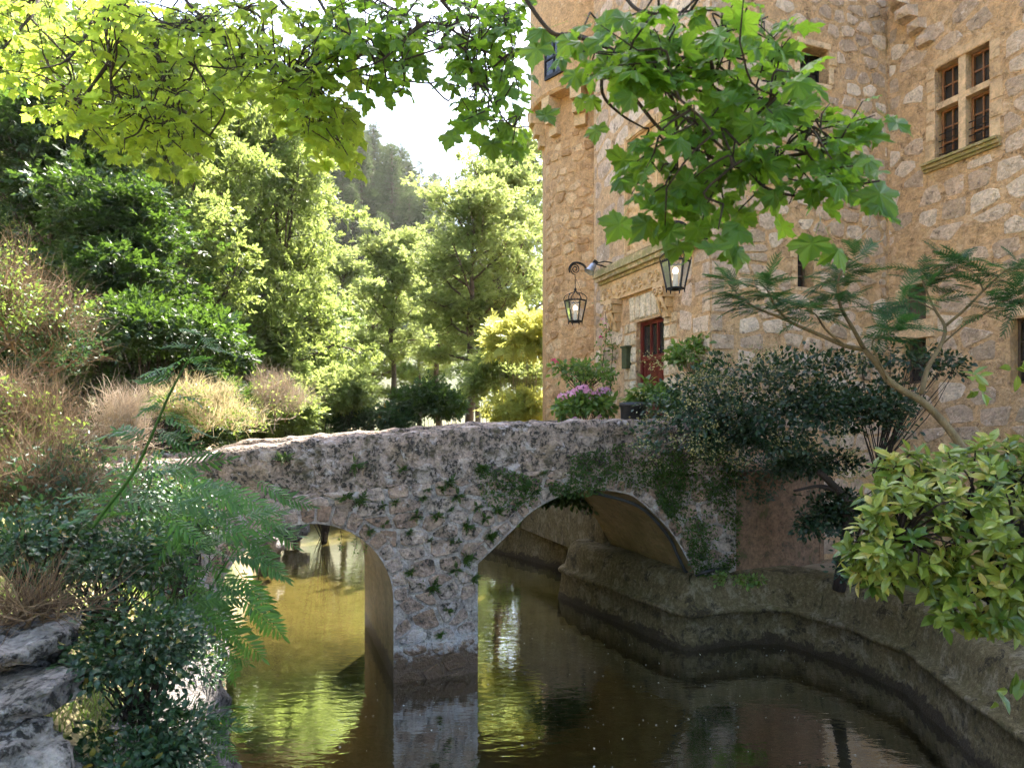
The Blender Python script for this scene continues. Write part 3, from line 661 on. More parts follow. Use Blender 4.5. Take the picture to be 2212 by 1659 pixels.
for k, x in enumerate(np.linspace(1.62, 4.5, 13)):    # scrolls and a small shield carved on the frieze
    mb = Mb()
    if k % 3 != 1:
        a = np.linspace(0, 2.6 * math.pi, 22); r = .10 * (1 - a / (3.1 * math.pi))
        mb.tube([mp(x + q * math.cos(w_), 7.2 + q * math.sin(w_), .10) for q, w_ in zip(r, a)], .022, 5, .7)
        mb.tube([mp(x - .1 + q * .05, 7.06 + .05 * math.sin(q * 2), .10) for q in range(5)], .02, 5, .7)
    else:
        mb.add(*stone_shape(np.array([(x - .1, 7.08), (x, 7.0), (x + .1, 7.08), (x + .1, 7.36), (x - .1, 7.36)]), mp, .01, .13, g, -.05), .6)
    mb.build('scroll' if k % 3 != 1 else 'shield', M['carved'], frieze, smooth=True)
mb = Mb()
for z0, z1, d in ((7.43, 7.50, .13), (7.503, 7.60, .22), (7.603, 7.74, .27), (7.743, 7.80, .23)): mb.bbox(TP - d, TP + .05, .45 + .1 - d * .3, 4.72 + d * .3, z0, z1, g.random())
mb.build('cornice', M['cornice'], wp)
for x in (1.77, 3.96):                                # acanthus consoles beside the door
    mb = Mb(); cons = None
    for k, (z0, z1, d, hw) in enumerate([(6.82, 6.94, .30, .20), (6.62, 6.815, .25, .17), (6.42, 6.615, .18, .14), (6.22, 6.415, .11, .11)]): mb.bbox(TP - d, TP + .02, x - hw, x + hw, z0, z1, .4)
    cons = mb.build('console', M['carved'], wp); mb = Mb()
    for sgn in (-1, 1):
        a = np.linspace(0, 3 * math.pi, 24); r = .1 * (1 - a / (3.6 * math.pi))
        mb.tube([mp(x + sgn * .1 + q * math.cos(w_), 6.74 + q * math.sin(w_), .29) for q, w_ in zip(r, a)], .02, 5, .6)
        mb.tube([mp(x + sgn * (.05 + .02 * q), 6.62 - .09 * q, .26 - .035 * q) for q in range(5)], [.05, .01], 6, .6)
    mb.build('acanthus_leaf', M['carved'], cons, smooth=True)
# carved panel over the cornice
nx_, ny_ = 34, 60; X = np.linspace(2.1, 3.35, nx_); Y = np.linspace(7.95, 10.45, ny_); V = []
for y in Y:
    for x in X:
        r = math.hypot((x - 2.72) / .42, (y - 9.0) / .62)
        d = .05 + .05 * max(0, 1 - r) + .035 * math.sin(9 * x + 4 * math.sin(5 * y)) * math.sin(11 * y + 3 * math.sin(7 * x)) + .012 * g.normal() + (.035 if .9 < r < 1.06 else 0)
        V.append(mp(x, y, d))
F = [(j * nx_ + i, j * nx_ + i + 1, (j + 1) * nx_ + i + 1, (j + 1) * nx_ + i) for j in range(ny_ - 1) for i in range(nx_ - 1)]
mb = Mb(); mb.add(V, F); rel = mb.build('relief_panel', M['carved'], wp, smooth=True)
for x0, x1, y0, y1 in ((1.98, 2.09, 7.82, 10.6), (3.36, 3.47, 7.82, 10.6), (2.09, 3.36, 7.82, 7.94), (2.09, 3.36, 10.46, 10.6)):
    mb = Mb(); mb.bbox(TP - .12, TP, x0, x1, y0, y1, .6); mb.bbox(TP - .15, TP - .12, x0 + .03, x1 - .03, y0 + .03, y1 - .03, .6); mb.build('panel_moulding', M['carved'], rel)
# the red door
D0, D1, Z0, Z1 = DOOR; TD = TP + .15
mb = Mb(); mb.bbox(TD + .04, TD + .08, D0, D1, Z0, Z1); door = mb.build('door', M['red_paint'], castle)
zt = Z1 - .78
for name, x0, x1, y0, y1 in [('door_frame', D0, D0 + .09, Z0, Z1), ('door_frame', D1 - .09, D1, Z0, Z1), ('door_frame', D0 + .09, D1 - .09, Z1 - .09, Z1), ('transom', D0 + .09, D1 - .09, zt - .12, zt),
                             ('glazing_bar', D0 + .41, D0 + .46, zt, Z1 - .09), ('glazing_bar', D0 + .69, D0 + .74, zt, Z1 - .09)]:
    mb = Mb(); mb.bbox(TD - .04, TD + .035, x0, x1, y0, y1); mb.build(name, M['red_paint'], door)
for x0, x1 in ((D0 + .09, D0 + .41), (D0 + .46, D0 + .69), (D0 + .74, D1 - .09)):
    mb = Mb(); mb.bbox(TD + .01, TD + .03, x0, x1, zt, Z1 - .09); mb.build('pane', M['dark_glass'], door)
nb = 9; bw = (D1 - D0 - .18) / nb
for k in range(nb):
    mb = Mb(); x0 = D0 + .09 + k * bw; mb.bbox(TD + .0 + .008 * (k % 2), TD + .038, x0 + .004, x0 + bw - .004, Z0, zt - .12); mb.build('plank', M['red_paint'], door)
mb = Mb(); mb.bbox(TD - .03, TD + .01, D0 + .2, D0 + .26, 4.1, 4.35); mb.build('door_handle', M['iron'], door)

# ---- windows
def window(parent, fn, r, cols, rows, depth, wood, bars=0, name='window'):
    x0, x1, y0, y1 = r
    def bx(a, b, c, d, e, f): return [fn(x, y, z) for x in (a, b) for y in (c, d) for z in (e, f)], [(0, 1, 3, 2), (4, 6, 7, 5), (0, 4, 5, 1), (2, 3, 7, 6), (0, 2, 6, 4), (1, 5, 7, 3)]
    mb = Mb(); q = .045
    for a, b, c, d in ((x0, x0 + q, y0, y1), (x1 - q, x1, y0, y1), (x0 + q, x1 - q, y0, y0 + q), (x0 + q, x1 - q, y1 - q, y1)): mb.add(*bx(a, b, c, d, -depth - .06, -depth))
    wdw = mb.build(name, wood, parent)
    for i in range(cols):
        for j in range(rows):
            a, b = x0 + q + (x1 - x0 - 2 * q) * i / cols, x0 + q + (x1 - x0 - 2 * q) * (i + 1) / cols; c, d = y0 + q + (y1 - y0 - 2 * q) * j / rows, y0 + q + (y1 - y0 - 2 * q) * (j + 1) / rows
            mb = Mb(); tl = g.normal() * .006; V, F = bx(a + .010, b - .010, c + .010, d - .010, -depth - .05, -depth - .035); mb.add(V, F); mb.build('pane', M['dark_glass'], wdw)
    for i in range(1, cols): a = x0 + q + (x1 - x0 - 2 * q) * i / cols; mb = Mb(); mb.add(*bx(a - .014, a + .014, y0 + q, y1 - q, -depth - .058, -depth - .005)); mb.build('glazing_bar', wood, wdw)
    for j in range(1, rows): a = y0 + q + (y1 - y0 - 2 * q) * j / rows; mb = Mb(); mb.add(*bx(x0 + q, x1 - q, a - .014, a + .014, -depth - .056, -depth - .007)); mb.build('glazing_bar', wood, wdw)
    for k in range(bars):
        y = y0 + .13 + .13 * k; mb = Mb(); mb.tube([fn(x0 + (x1 - x0) * e, y, -.10) for e in (0, .5, 1)], .011, 6); mb.build('rail', M['iron'], wdw)
    return wdw
def surround(parent, fn, r, w_, d, mat, sides='lrtb', out=.02):
    x0, x1, y0, y1 = r
    if 't' in sides: block('lintel', x0 - w_, x1 + w_, y1, y1 + w_ * 1.1, d, mat, parent, fn)
    if 'b' in sides: block('sill_stone', x0 - w_, x1 + w_, y0 - w_ * .8, y0, d, mat, parent, fn)
    for c, (a, b) in (('l', (x0 - w_, x0)), ('r', (x1, x1 + w_))):
        if c not in sides: continue
        y = y0
        while y < y1 - .01:
            h = g.uniform(.24, .42); h = h if y + h < y1 - .15 else y1 - y; e = g.uniform(0, .1)
            block('jamb_stone', a - (e if c == 'l' else 0), b + (e if c == 'r' else 0), y, y + h, d, mat, parent, fn); y += h
def stonebar(name, r, d0, d1, fn, parent, mat):
    x0, x1, y0, y1 = r; mb = Mb(); mb.add([fn(x, y, z) for x in (x0, x1) for y in (y0, y1) for z in (-d0, d1)], [(0, 1, 3, 2), (4, 6, 7, 5), (0, 4, 5, 1), (2, 3, 7, 6), (0, 2, 6, 4), (1, 5, 7, 3)], .6)
    return mb.build(name, mat, parent)
surround(wr, ms, W3, .16, .012, M['dressed'], 'lrt')
xm = (W3[0] + W3[1]) / 2; ym = W3[2] + (W3[3] - W3[2]) * .585; hm = .07
stonebar('mullion', (xm - hm, xm + hm, W3[2], W3[3]), .26, -.02, ms, wr, M['dressed'])
stonebar('window_transom', (W3[0], xm - hm - .003, ym - .06, ym + .06), .26, -.015, ms, wr, M['dressed']); stonebar('window_transom', (xm + hm + .003, W3[1], ym - .06, ym + .06), .26, -.015, ms, wr, M['dressed'])
for x0, x1 in ((W3[0], xm - hm), (xm + hm, W3[1])):
    window(wr, ms, (x0 + .01, x1 - .01, ym + .065, W3[3] - .01), 2, 2, .17, M['brown_wood']); window(wr, ms, (x0 + .01, x1 - .01, W3[2] + .01, ym - .065), 2, 3, .17, M['brown_wood'], 4)
mb = Mb()
for y0, y1, d in ((-.17, -.12, .05), (-.117, -.05, .10), (-.047, .0, .15)):
    a, b = W3[0] - .22, W3[1] + .22; mb.add([ms(x, W3[2] + y, z) for x in (a, b) for y in (y0, y1) for z in (-.01, d)], [(0, 1, 3, 2), (4, 6, 7, 5), (0, 4, 5, 1), (2, 3, 7, 6), (0, 2, 6, 4), (1, 5, 7, 3)], .2)
mb.build('window_sill', M['cornice'], wr)
surround(wf, mf, W1, .13, .02, M['dressed'], 'lrtb'); window(wf, mf, W1, 3, 4, .26, M['iron'])
surround(wf, mf, W2, .12, .015, M['dressed'], 'lrb'); window(wf, mf, W2, 2, 3, .24, M['dark_wood'])
surround(wr, ms, W4, .16, .012, M['dressed'], 'lrt'); surround(wr, ms, W5, .16, .012, M['dressed'], 'lr')
def shutter(parent, fn, r, depth, n_):
    x0, x1, y0, y1 = r; sh = stonebar('shutter', (x0, x1, y0, y1), depth + .06, -depth - .03, fn, parent, M['dark_wood'])
    for k in range(n_): a = x0 + (x1 - x0) * k / n_; stonebar('plank', (a + .005, a + (x1 - x0) / n_ - .005, y0 + .01, y1 - .01), depth + .028, -depth + .004 * (k % 2), fn, sh, M['dark_wood'])
shutter(wr, ms, W4, .16, 5)
stonebar('ledge', (W4[0] - .18, W4[1] + .18, W5[3] + .003, W4[2] - .003), .05, .05, ms, wr, M['dressed'])
window(wr, ms, W5, 2, 3, .2, M['dark_wood']); window(wr, ms, W6, 2, 3, .2, M['dark_wood']); surround(wr, ms, W6, .2, .02, M['dressed'], 'lt')
# stepped corbel high on the side wall
for k in range(4):
    a = on_t(1938 + k * 18, 40 + k * 26 - 26, TR); block('corbel_stone', a[0] - .30, a[0] + .08, a[1] - .13, a[1] + .12, .36 - .08 * k, M['castle_stone'], wr, ms)
for x, z, w_, h in ((.15, 12.2, .5, .3),): pass
# old plaster low on the camera-facing wall, between the arch and the shrubs
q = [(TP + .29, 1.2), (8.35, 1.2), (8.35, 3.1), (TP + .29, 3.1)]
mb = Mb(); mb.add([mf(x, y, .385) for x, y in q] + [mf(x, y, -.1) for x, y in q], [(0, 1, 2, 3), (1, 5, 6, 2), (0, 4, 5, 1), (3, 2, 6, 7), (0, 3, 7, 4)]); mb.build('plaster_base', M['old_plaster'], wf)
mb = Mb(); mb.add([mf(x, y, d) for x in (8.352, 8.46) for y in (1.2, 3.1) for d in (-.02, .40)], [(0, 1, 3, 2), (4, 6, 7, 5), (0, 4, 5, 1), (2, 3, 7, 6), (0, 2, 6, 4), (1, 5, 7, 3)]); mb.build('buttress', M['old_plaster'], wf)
# ================================================================ plant kit
def tpl(V, F, uv=None):
    V = np.asarray(V, float); F = np.asarray(F, int); return V, F, (V[:, :2] if uv is None else uv)
def rhomb(w=.28, fold=.06): return tpl([(0, 0, 0), (w, .45, fold), (0, 1, 0), (-w, .45, fold)], [(0, 1, 2), (0, 2, 3)])
def oval(w=.25, fold=.05, curl=.10):
    return tpl([(0, 0, 0), (w * .8, .25, fold), (w, .52, fold), (w * .55, .8, fold * .6 - curl * .5), (0, 1, -curl), (-w * .55, .8, fold * .6 - curl * .5), (-w, .52, fold), (-w * .8, .25, fold), (0, .5, 0)],
               [(8, 0, 1), (8, 1, 2), (8, 2, 3), (8, 3, 4), (8, 4, 5), (8, 5, 6), (8, 6, 7), (8, 7, 0)])
def maple(g, curl=.2):
    h = [(.03, 0), (.12, -.08), (.24, -.05), (.40, -.10), (.41, .01), (.49, .05), (.43, .15), (.54, .20), (.60, .30), (.72, .44), (.62, .48), (.59, .60), (.50, .58), (.42, .60), (.31, .52), (.33, .62), (.38, .68), (.24, .74), (.20, .85), (.10, .91)]
    out = h + [(0, 1.1)] + [(-x, y) for x, y in h[::-1]]; n = len(out)
    V = []; ph = g.uniform(0, 6)
    for x, y in out:
        r = math.hypot(x, y - .3); V.append((x, y, -curl * r * r + .16 * abs(x) * math.copysign(1, math.sin(ph * 3) + .6) + .09 * math.sin(7 * math.atan2(x, y - .3) + ph) * r + .06 * x * math.sin(ph)))
    V.append((0, .30, 0)); F = [(n, i, (i + 1) % n) for i in range(n)]
    k = len(V); V += [(.008, 0, 0), (-.008, 0, 0), (-.006, -.65, .12), (.006, -.65, .12), (0, 0, .012), (0, -.65, .13)]
    F += [(k, k + 2, k + 1), (k, k + 3, k + 2), (k, k + 4, k + 5), (k, k + 5, k + 3)]
    return tpl(V, F)
def frond(pairs, g, lw=.22, ll=.30, droop=.35, stalk=.15, taper=True):
    V, F = [], []; lv, lf, _ = oval(lw, .03, .05); lf = lf
    def curve(y): return np.array([0, y * (1 - .12 * droop * y), -droop * y * y * .55])
    for i in range(pairs):
        y = stalk + (1 - stalk) * (i + .3) / pairs; c = curve(y); s = ll * (math.sin(math.pi * (.18 + .72 * (i + .5) / pairs)) if taper else 1) * g.uniform(.9, 1.1)
        for sg in (-1, 1):
            a = sg * R(62 - 25 * i / pairs + g.uniform(-7, 7)); ca, sa = math.cos(a), math.sin(a)
            W_ = lv * s; tw = g.uniform(-.25, .25) - .22
            q = np.column_stack([W_[:, 0] * ca + W_[:, 1] * sa, -W_[:, 0] * sa + W_[:, 1] * ca, W_[:, 2] + W_[:, 1] * tw]) + c
            F += [tuple(np.array(f) + len(V)) for f in lf]; V += [tuple(x) for x in q]
    W_ = lv * ll * .8 + curve(.98); F += [tuple(np.array(f) + len(V)) for f in lf]; V += [tuple(x) for x in W_]
    k = len(V); m = 7
    for i in range(m):
        c = curve(i / (m - 1)); V += [tuple(c + [.006, 0, 0]), tuple(c - [.006, 0, 0])]
    for i in range(m - 1): F += [(k + 2 * i, k + 2 * i + 2, k + 2 * i + 1), (k + 2 * i + 1, k + 2 * i + 2, k + 2 * i + 3)]
    return tpl(V, F)
def feather(g, pairs=9, ll=.34):                      # twice-cut mimosa leaf: each pinna a toothed strip
    V, F = [], []
    def curve(y): return np.array([0, y, -.30 * y * y])
    for i in range(pairs):
        y = .16 + .84 * (i + .4) / pairs; c = curve(y); s = ll * math.sin(math.pi * (.22 + .62 * (i + .5) / pairs))
        for sg in (-1, 1):
            a = sg * R(60 - 22 * i / pairs + g.uniform(-6, 6)); dx, dy = math.sin(a), math.cos(a); px, py = dy, -dx; k = len(V); m = 8
            for q in range(m + 1):
                e = s * q / m; z = -.25 * e * e / s; V.append((c[0] + dx * e, c[1] + dy * e, c[2] + z))
                if q < m:
                    em = s * (q + .75) / m; wv_ = .052 * (1 - .6 * q / m)
                    V.append((c[0] + dx * em + px * wv_, c[1] + dy * em + py * wv_, c[2] + z + .004)); V.append((c[0] + dx * em - px * wv_, c[1] + dy * em - py * wv_, c[2] + z + .004))
            for q in range(m): F += [(k + 3 * q, k + 3 * q + 1, k + 3 * q + 3), (k + 3 * q, k + 3 * q + 3, k + 3 * q + 2)]
    k = len(V); m = 6
    for i in range(m):
        c = curve(i / (m - 1)); V += [tuple(c + [.005, 0, 0]), tuple(c - [.005, 0, 0])]
    for i in range(m - 1): F += [(k + 2 * i, k + 2 * i + 2, k + 2 * i + 1), (k + 2 * i + 1, k + 2 * i + 2, k + 2 * i + 3)]
    return tpl(V, F)
def spray(g, n=7, w=.26, leaf=.42):                   # a twig end with several plain leaves
    V, F = [], []; lv, lf, _ = rhomb(w, .07)
    for i in range(n):
        y = .15 + .7 * i / n; a = (-1) ** i * R(g.uniform(35, 75)) if i < n - 1 else 0; s = leaf * g.uniform(.75, 1.2); tw = g.uniform(-.6, .3); ro = g.uniform(-.5, .5)
        ca, sa = math.cos(a), math.sin(a); W_ = lv * s; W_ = np.column_stack([W_[:, 0], W_[:, 1], W_[:, 2] + W_[:, 0] * ro + W_[:, 1] * tw])
        q = np.column_stack([W_[:, 0] * ca + W_[:, 1] * sa, -W_[:, 0] * sa + W_[:, 1] * ca, W_[:, 2]]) + [0, y, -.15 * y * y]
        F += [tuple(np.array(f) + len(V)) for f in lf]; V += [tuple(x) for x in q]
    return tpl(V, F)
def unit(v): return v / (np.linalg.norm(v, axis=-1, keepdims=True) + 1e-9)
def frames(dirs, nrm):                                # columns: side, along, normal
    y = unit(np.asarray(dirs, float)); x = unit(np.cross(y, nrm)); z = np.cross(x, y); return np.stack([x, y, z], axis=-1)
def scatter(tp, pos, fr, size, tint):
    V, F, uv = tp; n = len(pos); k = len(V)
    X = np.einsum('nij,vj->nvi', fr * np.asarray(size)[:, None, None], V) + np.asarray(pos)[:, None]
    FF = (F[None] + (np.arange(n) * k)[:, None, None]).reshape(-1, F.shape[1])
    return X.reshape(-1, 3), FF, np.repeat(tint, k), np.tile(uv, (n, 1))
def join(parts):
    V, F, T, U = [], [], [], []; o = 0
    for v, f, t, u in parts: V.append(v); F.append(f + o); T.append(t); U.append(u); o += len(v)
    return np.concatenate(V), np.concatenate(F), np.concatenate(T), np.concatenate(U)
def multi_scatter(tps, pos, fr, size, tint):
    pos = np.asarray(pos); k = len(tps); return join([scatter(tps[i], pos[i::k], fr[i::k], np.asarray(size)[i::k], np.asarray(tint)[i::k]) for i in range(k) if len(pos[i::k])])
def foliage(name, tps, pos, fr, size, tint, mat, parent, kind=None):
    V, F, T, U = multi_scatter(tps, pos, fr, size, tint); o = part(name, V, F, mat, parent, tint=T, uv=U)
    if kind: o['kind'] = kind
    return o
def leaf_parts(name, tps, pos, fr, size, tint, mat, parent, limit, rest='foliage'):   # the largest leaves in view become objects, the rest one mass
    pos = np.asarray(pos); size = np.asarray(size); uvp = project(pos); vis = (uvp[:, 0] > -40) & (uvp[:, 0] < 2250) & (uvp[:, 1] > -40) & (uvp[:, 1] < 1700)
    rank = np.argsort(-np.where(vis, size / np.maximum(pos[:, 1], .5), 0)); L = np.array(parent.location)
    variants = []
    for i, t in enumerate(tps):
        for q in (.15, .5, .85): variants.append(mesh_data(name, t[0], [t[1]], mat, tint=np.full(len(t[0]), q), uv=t[2]))
    for j in rank[:limit]:
        k = int(tint[j] * 2.99) if tint[j] < .999 else 2
        o = place(name, variants[(j % len(tps)) * 3 + k], parent); m = Matrix([[*(fr[j][r] * size[j]), pos[j][r] - L[r]] for r in range(3)] + [[0, 0, 0, 1]]); o.matrix_local = m
    r = rank[limit:]
    if len(r): foliage(rest, tps, pos[r], fr[r], size[r], np.asarray(tint)[r], mat, parent, 'stuff')
def rand_unit(g, n): return unit(g.normal(size=(n, 3)))

def broadleaf(seed, h, cr, base, limbs, clumps, leaves, lsize, tps, mat, bark, clump_r=.8, flat=.55, trunk_r=None, lean=.0, shape=None):
    g = np.random.default_rng(seed); mb = Mb(); tr = trunk_r or h * .017
    z = np.linspace(-.6, h * .93, 12); tx = np.cumsum(g.normal(size=(12, 2)) * h * .008, axis=0) + np.outer(np.clip(z, 0, None), [lean, 0]); tp_ = np.column_stack([tx, z])
    mb.tube(tp_, tr * np.linspace(1.25, .22, 12), 8); C = []; D = []
    prof = shape or ([0, .25, .55, .85, 1], [.55, .95, 1., .7, .25])
    for i in range(limbs):
        f = (i + g.random()) / limbs; zs = h * (base + (.95 - base) * f); st = np.array([np.interp(zs, z, tx[:, 0]), np.interp(zs, z, tx[:, 1]), zs])
        L = cr * np.interp(f, *prof) * g.uniform(.75, 1.15); az = i * 2.4 + g.uniform(-.5, .5); el = R(np.interp(f, [0, 1], [12, 62]) + g.uniform(-12, 12))
        d = np.array([math.cos(az) * math.cos(el), math.sin(az) * math.cos(el), math.sin(el)]); pts = [st]
        for k in range(5): d = unit(d + g.normal(size=3) * .16 + np.array([0, 0, .05])); pts.append(pts[-1] + d * L / 5)
        pts = np.array(pts); mb.tube(pts, [tr * .38 * (1 - .5 * f), tr * .06], 5)
        for k in range(clumps):
            q = .3 + .7 * (k + g.random()) / clumps; p0 = np.array([np.interp(q * 5, range(6), pts[:, c]) for c in range(3)])
            off = rand_unit(g, 1)[0] * np.array([1, 1, .55]) * L * g.uniform(.12, .42) * (1.15 - .5 * q); p1 = p0 + off + np.array([0, 0, .1])
            mb.tube([p0, (p0 + p1) / 2 + g.normal(size=3) * .05, p1], [tr * .10, tr * .03], 3); C.append(p1); D.append(unit(p1 - st * [1, 1, .9]))
    C = np.array(C); n = int(leaves); idx = g.integers(0, len(C), n); r = clump_r * g.uniform(.6, 1.3, len(C))
    off = rand_unit(g, n) * (g.random(n) ** .45)[:, None] * np.array([1, 1, flat]); pos = C[idx] + off * r[idx][:, None]
    nr = unit(np.array([0, 0, .9]) + g.normal(size=(n, 3)) * .55); dr = unit(off * [1, 1, .4] + np.array(D)[idx] * .5 + g.normal(size=(n, 3)) * .4 + [0, 0, -.25])
    tint = np.clip(g.normal(.45, .22, n) + .25 * (g.random(len(C))[idx] - .5), 0, .98)
    V, F, T, U = multi_scatter(tps, pos, frames(dr, nr), lsize * g.uniform(.65, 1.3, n), tint)
    tm = mesh_data('trunk', np.concatenate(mb.V), mb.F, bark, smooth=True, tint=np.concatenate(mb.t)); cm = mesh_data('crown', V, [F], mat, tint=T, uv=U); return tm, cm
def conifer(seed, h, cr, n_br, mat, bark):
    g = np.random.default_rng(seed); mb = Mb(); mb.tube([(0, 0, -1), (0, 0, h * .5), (.05, 0, h)], [h * .014, h * .01, .01], 6); P, DR, NR, S = [], [], [], []
    for i in range(n_br):
        f = (i + g.random()) / n_br; z = h * (.16 + .84 * f); L = cr * (1 - f) ** .8 * g.uniform(.7, 1.2) + .15; az = i * 2.4 + g.normal() * .3
        d = np.array([math.cos(az), math.sin(az), g.uniform(-.25, .15) + .3 * f]); mb.tube([(0, 0, z), np.array([0, 0, z]) + d * L], [h * .0035, .008], 3)
        m = max(4, int(26 * L / cr))
        q = g.uniform(.2, 1.05, m); P.append(np.array([0, 0, z]) + q[:, None] * d * L + g.normal(size=(m, 3)) * [.12, .12, .07] * L ** .5); DR.append(unit(d + g.normal(size=(m, 3)) * .45)); NR.append(unit(np.array([0, 0, 1]) + g.normal(size=(m, 3)) * .35)); S.append(np.full(m, .5) * g.uniform(.7, 1.3, m) * cr * .42)
    P, DR, NR, S = [np.concatenate(x) for x in (P, DR, NR, S)]; tp_ = spray(np.random.default_rng(3), 7, .13, .5)
    V, F, T, U = scatter(tp_, P, frames(DR, NR), S, np.clip(g.normal(.5, .22, len(P)), 0, .95))
    return mesh_data('trunk', np.concatenate(mb.V), mb.F, bark, tint=np.concatenate(mb.t)), mesh_data('crown', V, [F], mat, tint=T, uv=U)
def tree(kind, x, y, sc, rot, label, group, name='broadleaf_tree', dz=0., sz=None):
    z = float(ground_z(x, y)[0]) + dz; o = empty(name, (x, y, z), label, 'tree', group); o.rotation_euler = (0, 0, rot); o.scale = (sc, sc, sz or sc)
    place('trunk', kind[0], o); place('crown', kind[1], o); return o
def bush(name, label, cat, c, rad, n, tps, mat, lsize, seed, group=None, clumps=40, clump_r=.3, up=.5, base=None, bark='bark_dark', hollow=.35, part_limit=0, part_name='leaf', rest='foliage', droop=.2, tint_mu=.45, stems=True):
    g = np.random.default_rng(seed); c = np.asarray(c, float); rad = np.asarray(rad, float)
    b = c - [0, 0, rad[2]] if base is None else np.asarray(base, float); root = empty(name, b, label, cat, group)
    d = rand_unit(g, clumps); d[:, 2] = np.where(d[:, 2] < -.3, -d[:, 2] * .5, d[:, 2]); C = c + d * rad * (hollow + (1 - hollow) * g.random(clumps) ** .5)[:, None]
    if stems:
        mb = Mb()
        for q in C:
            m = b + (q - b) * .5 + g.normal(size=3) * .1 * rad; mb.tube(smooth_path([b + g.normal(size=3) * [.06, .06, 0], m, q], 3), [.012 * rad.max() ** .5, .003], 4)
        mb.build('stem', M[bark], root)
    idx = g.integers(0, clumps, n); off = rand_unit(g, n) * (g.random(n) ** .5)[:, None]; pos = C[idx] + off * clump_r * g.uniform(.6, 1.3, clumps)[idx][:, None] * np.array([1, 1, .75])
    out = unit((pos - c) / rad); nr = unit(out * .6 + [0, 0, up] + g.normal(size=(n, 3)) * .45); dr = unit(off + out * .6 + g.normal(size=(n, 3)) * .4 - [0, 0, droop])
    tint = np.clip(g.normal(tint_mu, .22, n), 0, .97); odd = g.random(n) < .012; tint[odd] = 1.
    fr = frames(dr, nr); sz = lsize * g.uniform(.65, 1.3, n)
    if part_limit: leaf_parts(part_name, tps, pos, fr, sz, tint, mat, root, part_limit, rest)
    else: foliage(rest, tps, pos, fr, sz, tint, mat, root)
    return root
def ribbons(g, starts, dirs, length, width, seg=4, bend=.5, grav=0., branch=True):   # thin curved blades or twigs as crossing-free strips
    n = len(starts); V = np.zeros((n, seg + 1, 2, 3)); p = np.array(starts, float); d = unit(np.asarray(dirs, float)); side = unit(np.cross(d, rand_unit(g, n)))
    length = np.broadcast_to(length, (n,)); width = np.broadcast_to(width, (n,))
    for i in range(seg + 1):
        w_ = (width * (1 - i / seg * .85))[:, None] * side * .5; V[:, i, 0] = p - w_; V[:, i, 1] = p + w_
        d = unit(d + g.normal(size=(n, 3)) * bend / seg + np.array([0, 0, -grav / seg])); p = p + d * (length / seg)[:, None]
    k = 2 * (seg + 1); base = (np.arange(n) * k)[:, None, None]; f = np.array([(2 * i, 2 * i + 1, 2 * i + 3, 2 * i + 2) for i in range(seg)])
    return V.reshape(-1, 3), (f[None] + base).reshape(-1, 4), np.repeat(g.random(n) * .95, k)
# ================================================================ trees behind
tg = np.random.default_rng(77)
SP = [spray(np.random.default_rng(k)) for k in range(3)]
SPA = [frond(4, np.random.default_rng(k), .22, .42, .3, .1) for k in range(2)]
AIRY = ([0, .3, .6, .85, 1], [.55, .9, 1., .85, .45])
K_A = broadleaf(101, 12, 3.2, .46, 22, 8, 5600, .32, SP, M['leaf_far'], M['bark'], .55, .42, shape=AIRY)
K_B = broadleaf(102, 13, 3.7, .40, 26, 8, 7000, .33, SP, M['leaf_far'], M['bark'], .6, .42, shape=AIRY)
K_C = broadleaf(103, 9, 3.2, .16, 26, 7, 6500, .36, SP, M['leaf_dark'], M['bark'], .7, .6)
K_D = broadleaf(104, 9, 3.4, .25, 26, 8, 3600, .55, SPA, M['leaf_ash'], M['bark'], .7, .5)
K_E = broadleaf(105, 12, 4.0, .26, 28, 9, 9000, .32, SP, M['leaf_tree'], M['bark'], .62, .45)
K_P = conifer(106, 14, 3.2, 150, M['leaf_pine'], M['bark']); K_P2 = conifer(107, 16, 2.9, 160, M['leaf_pine'], M['bark'])
def spot(u, d): return (u - CX) / FPX * d, d
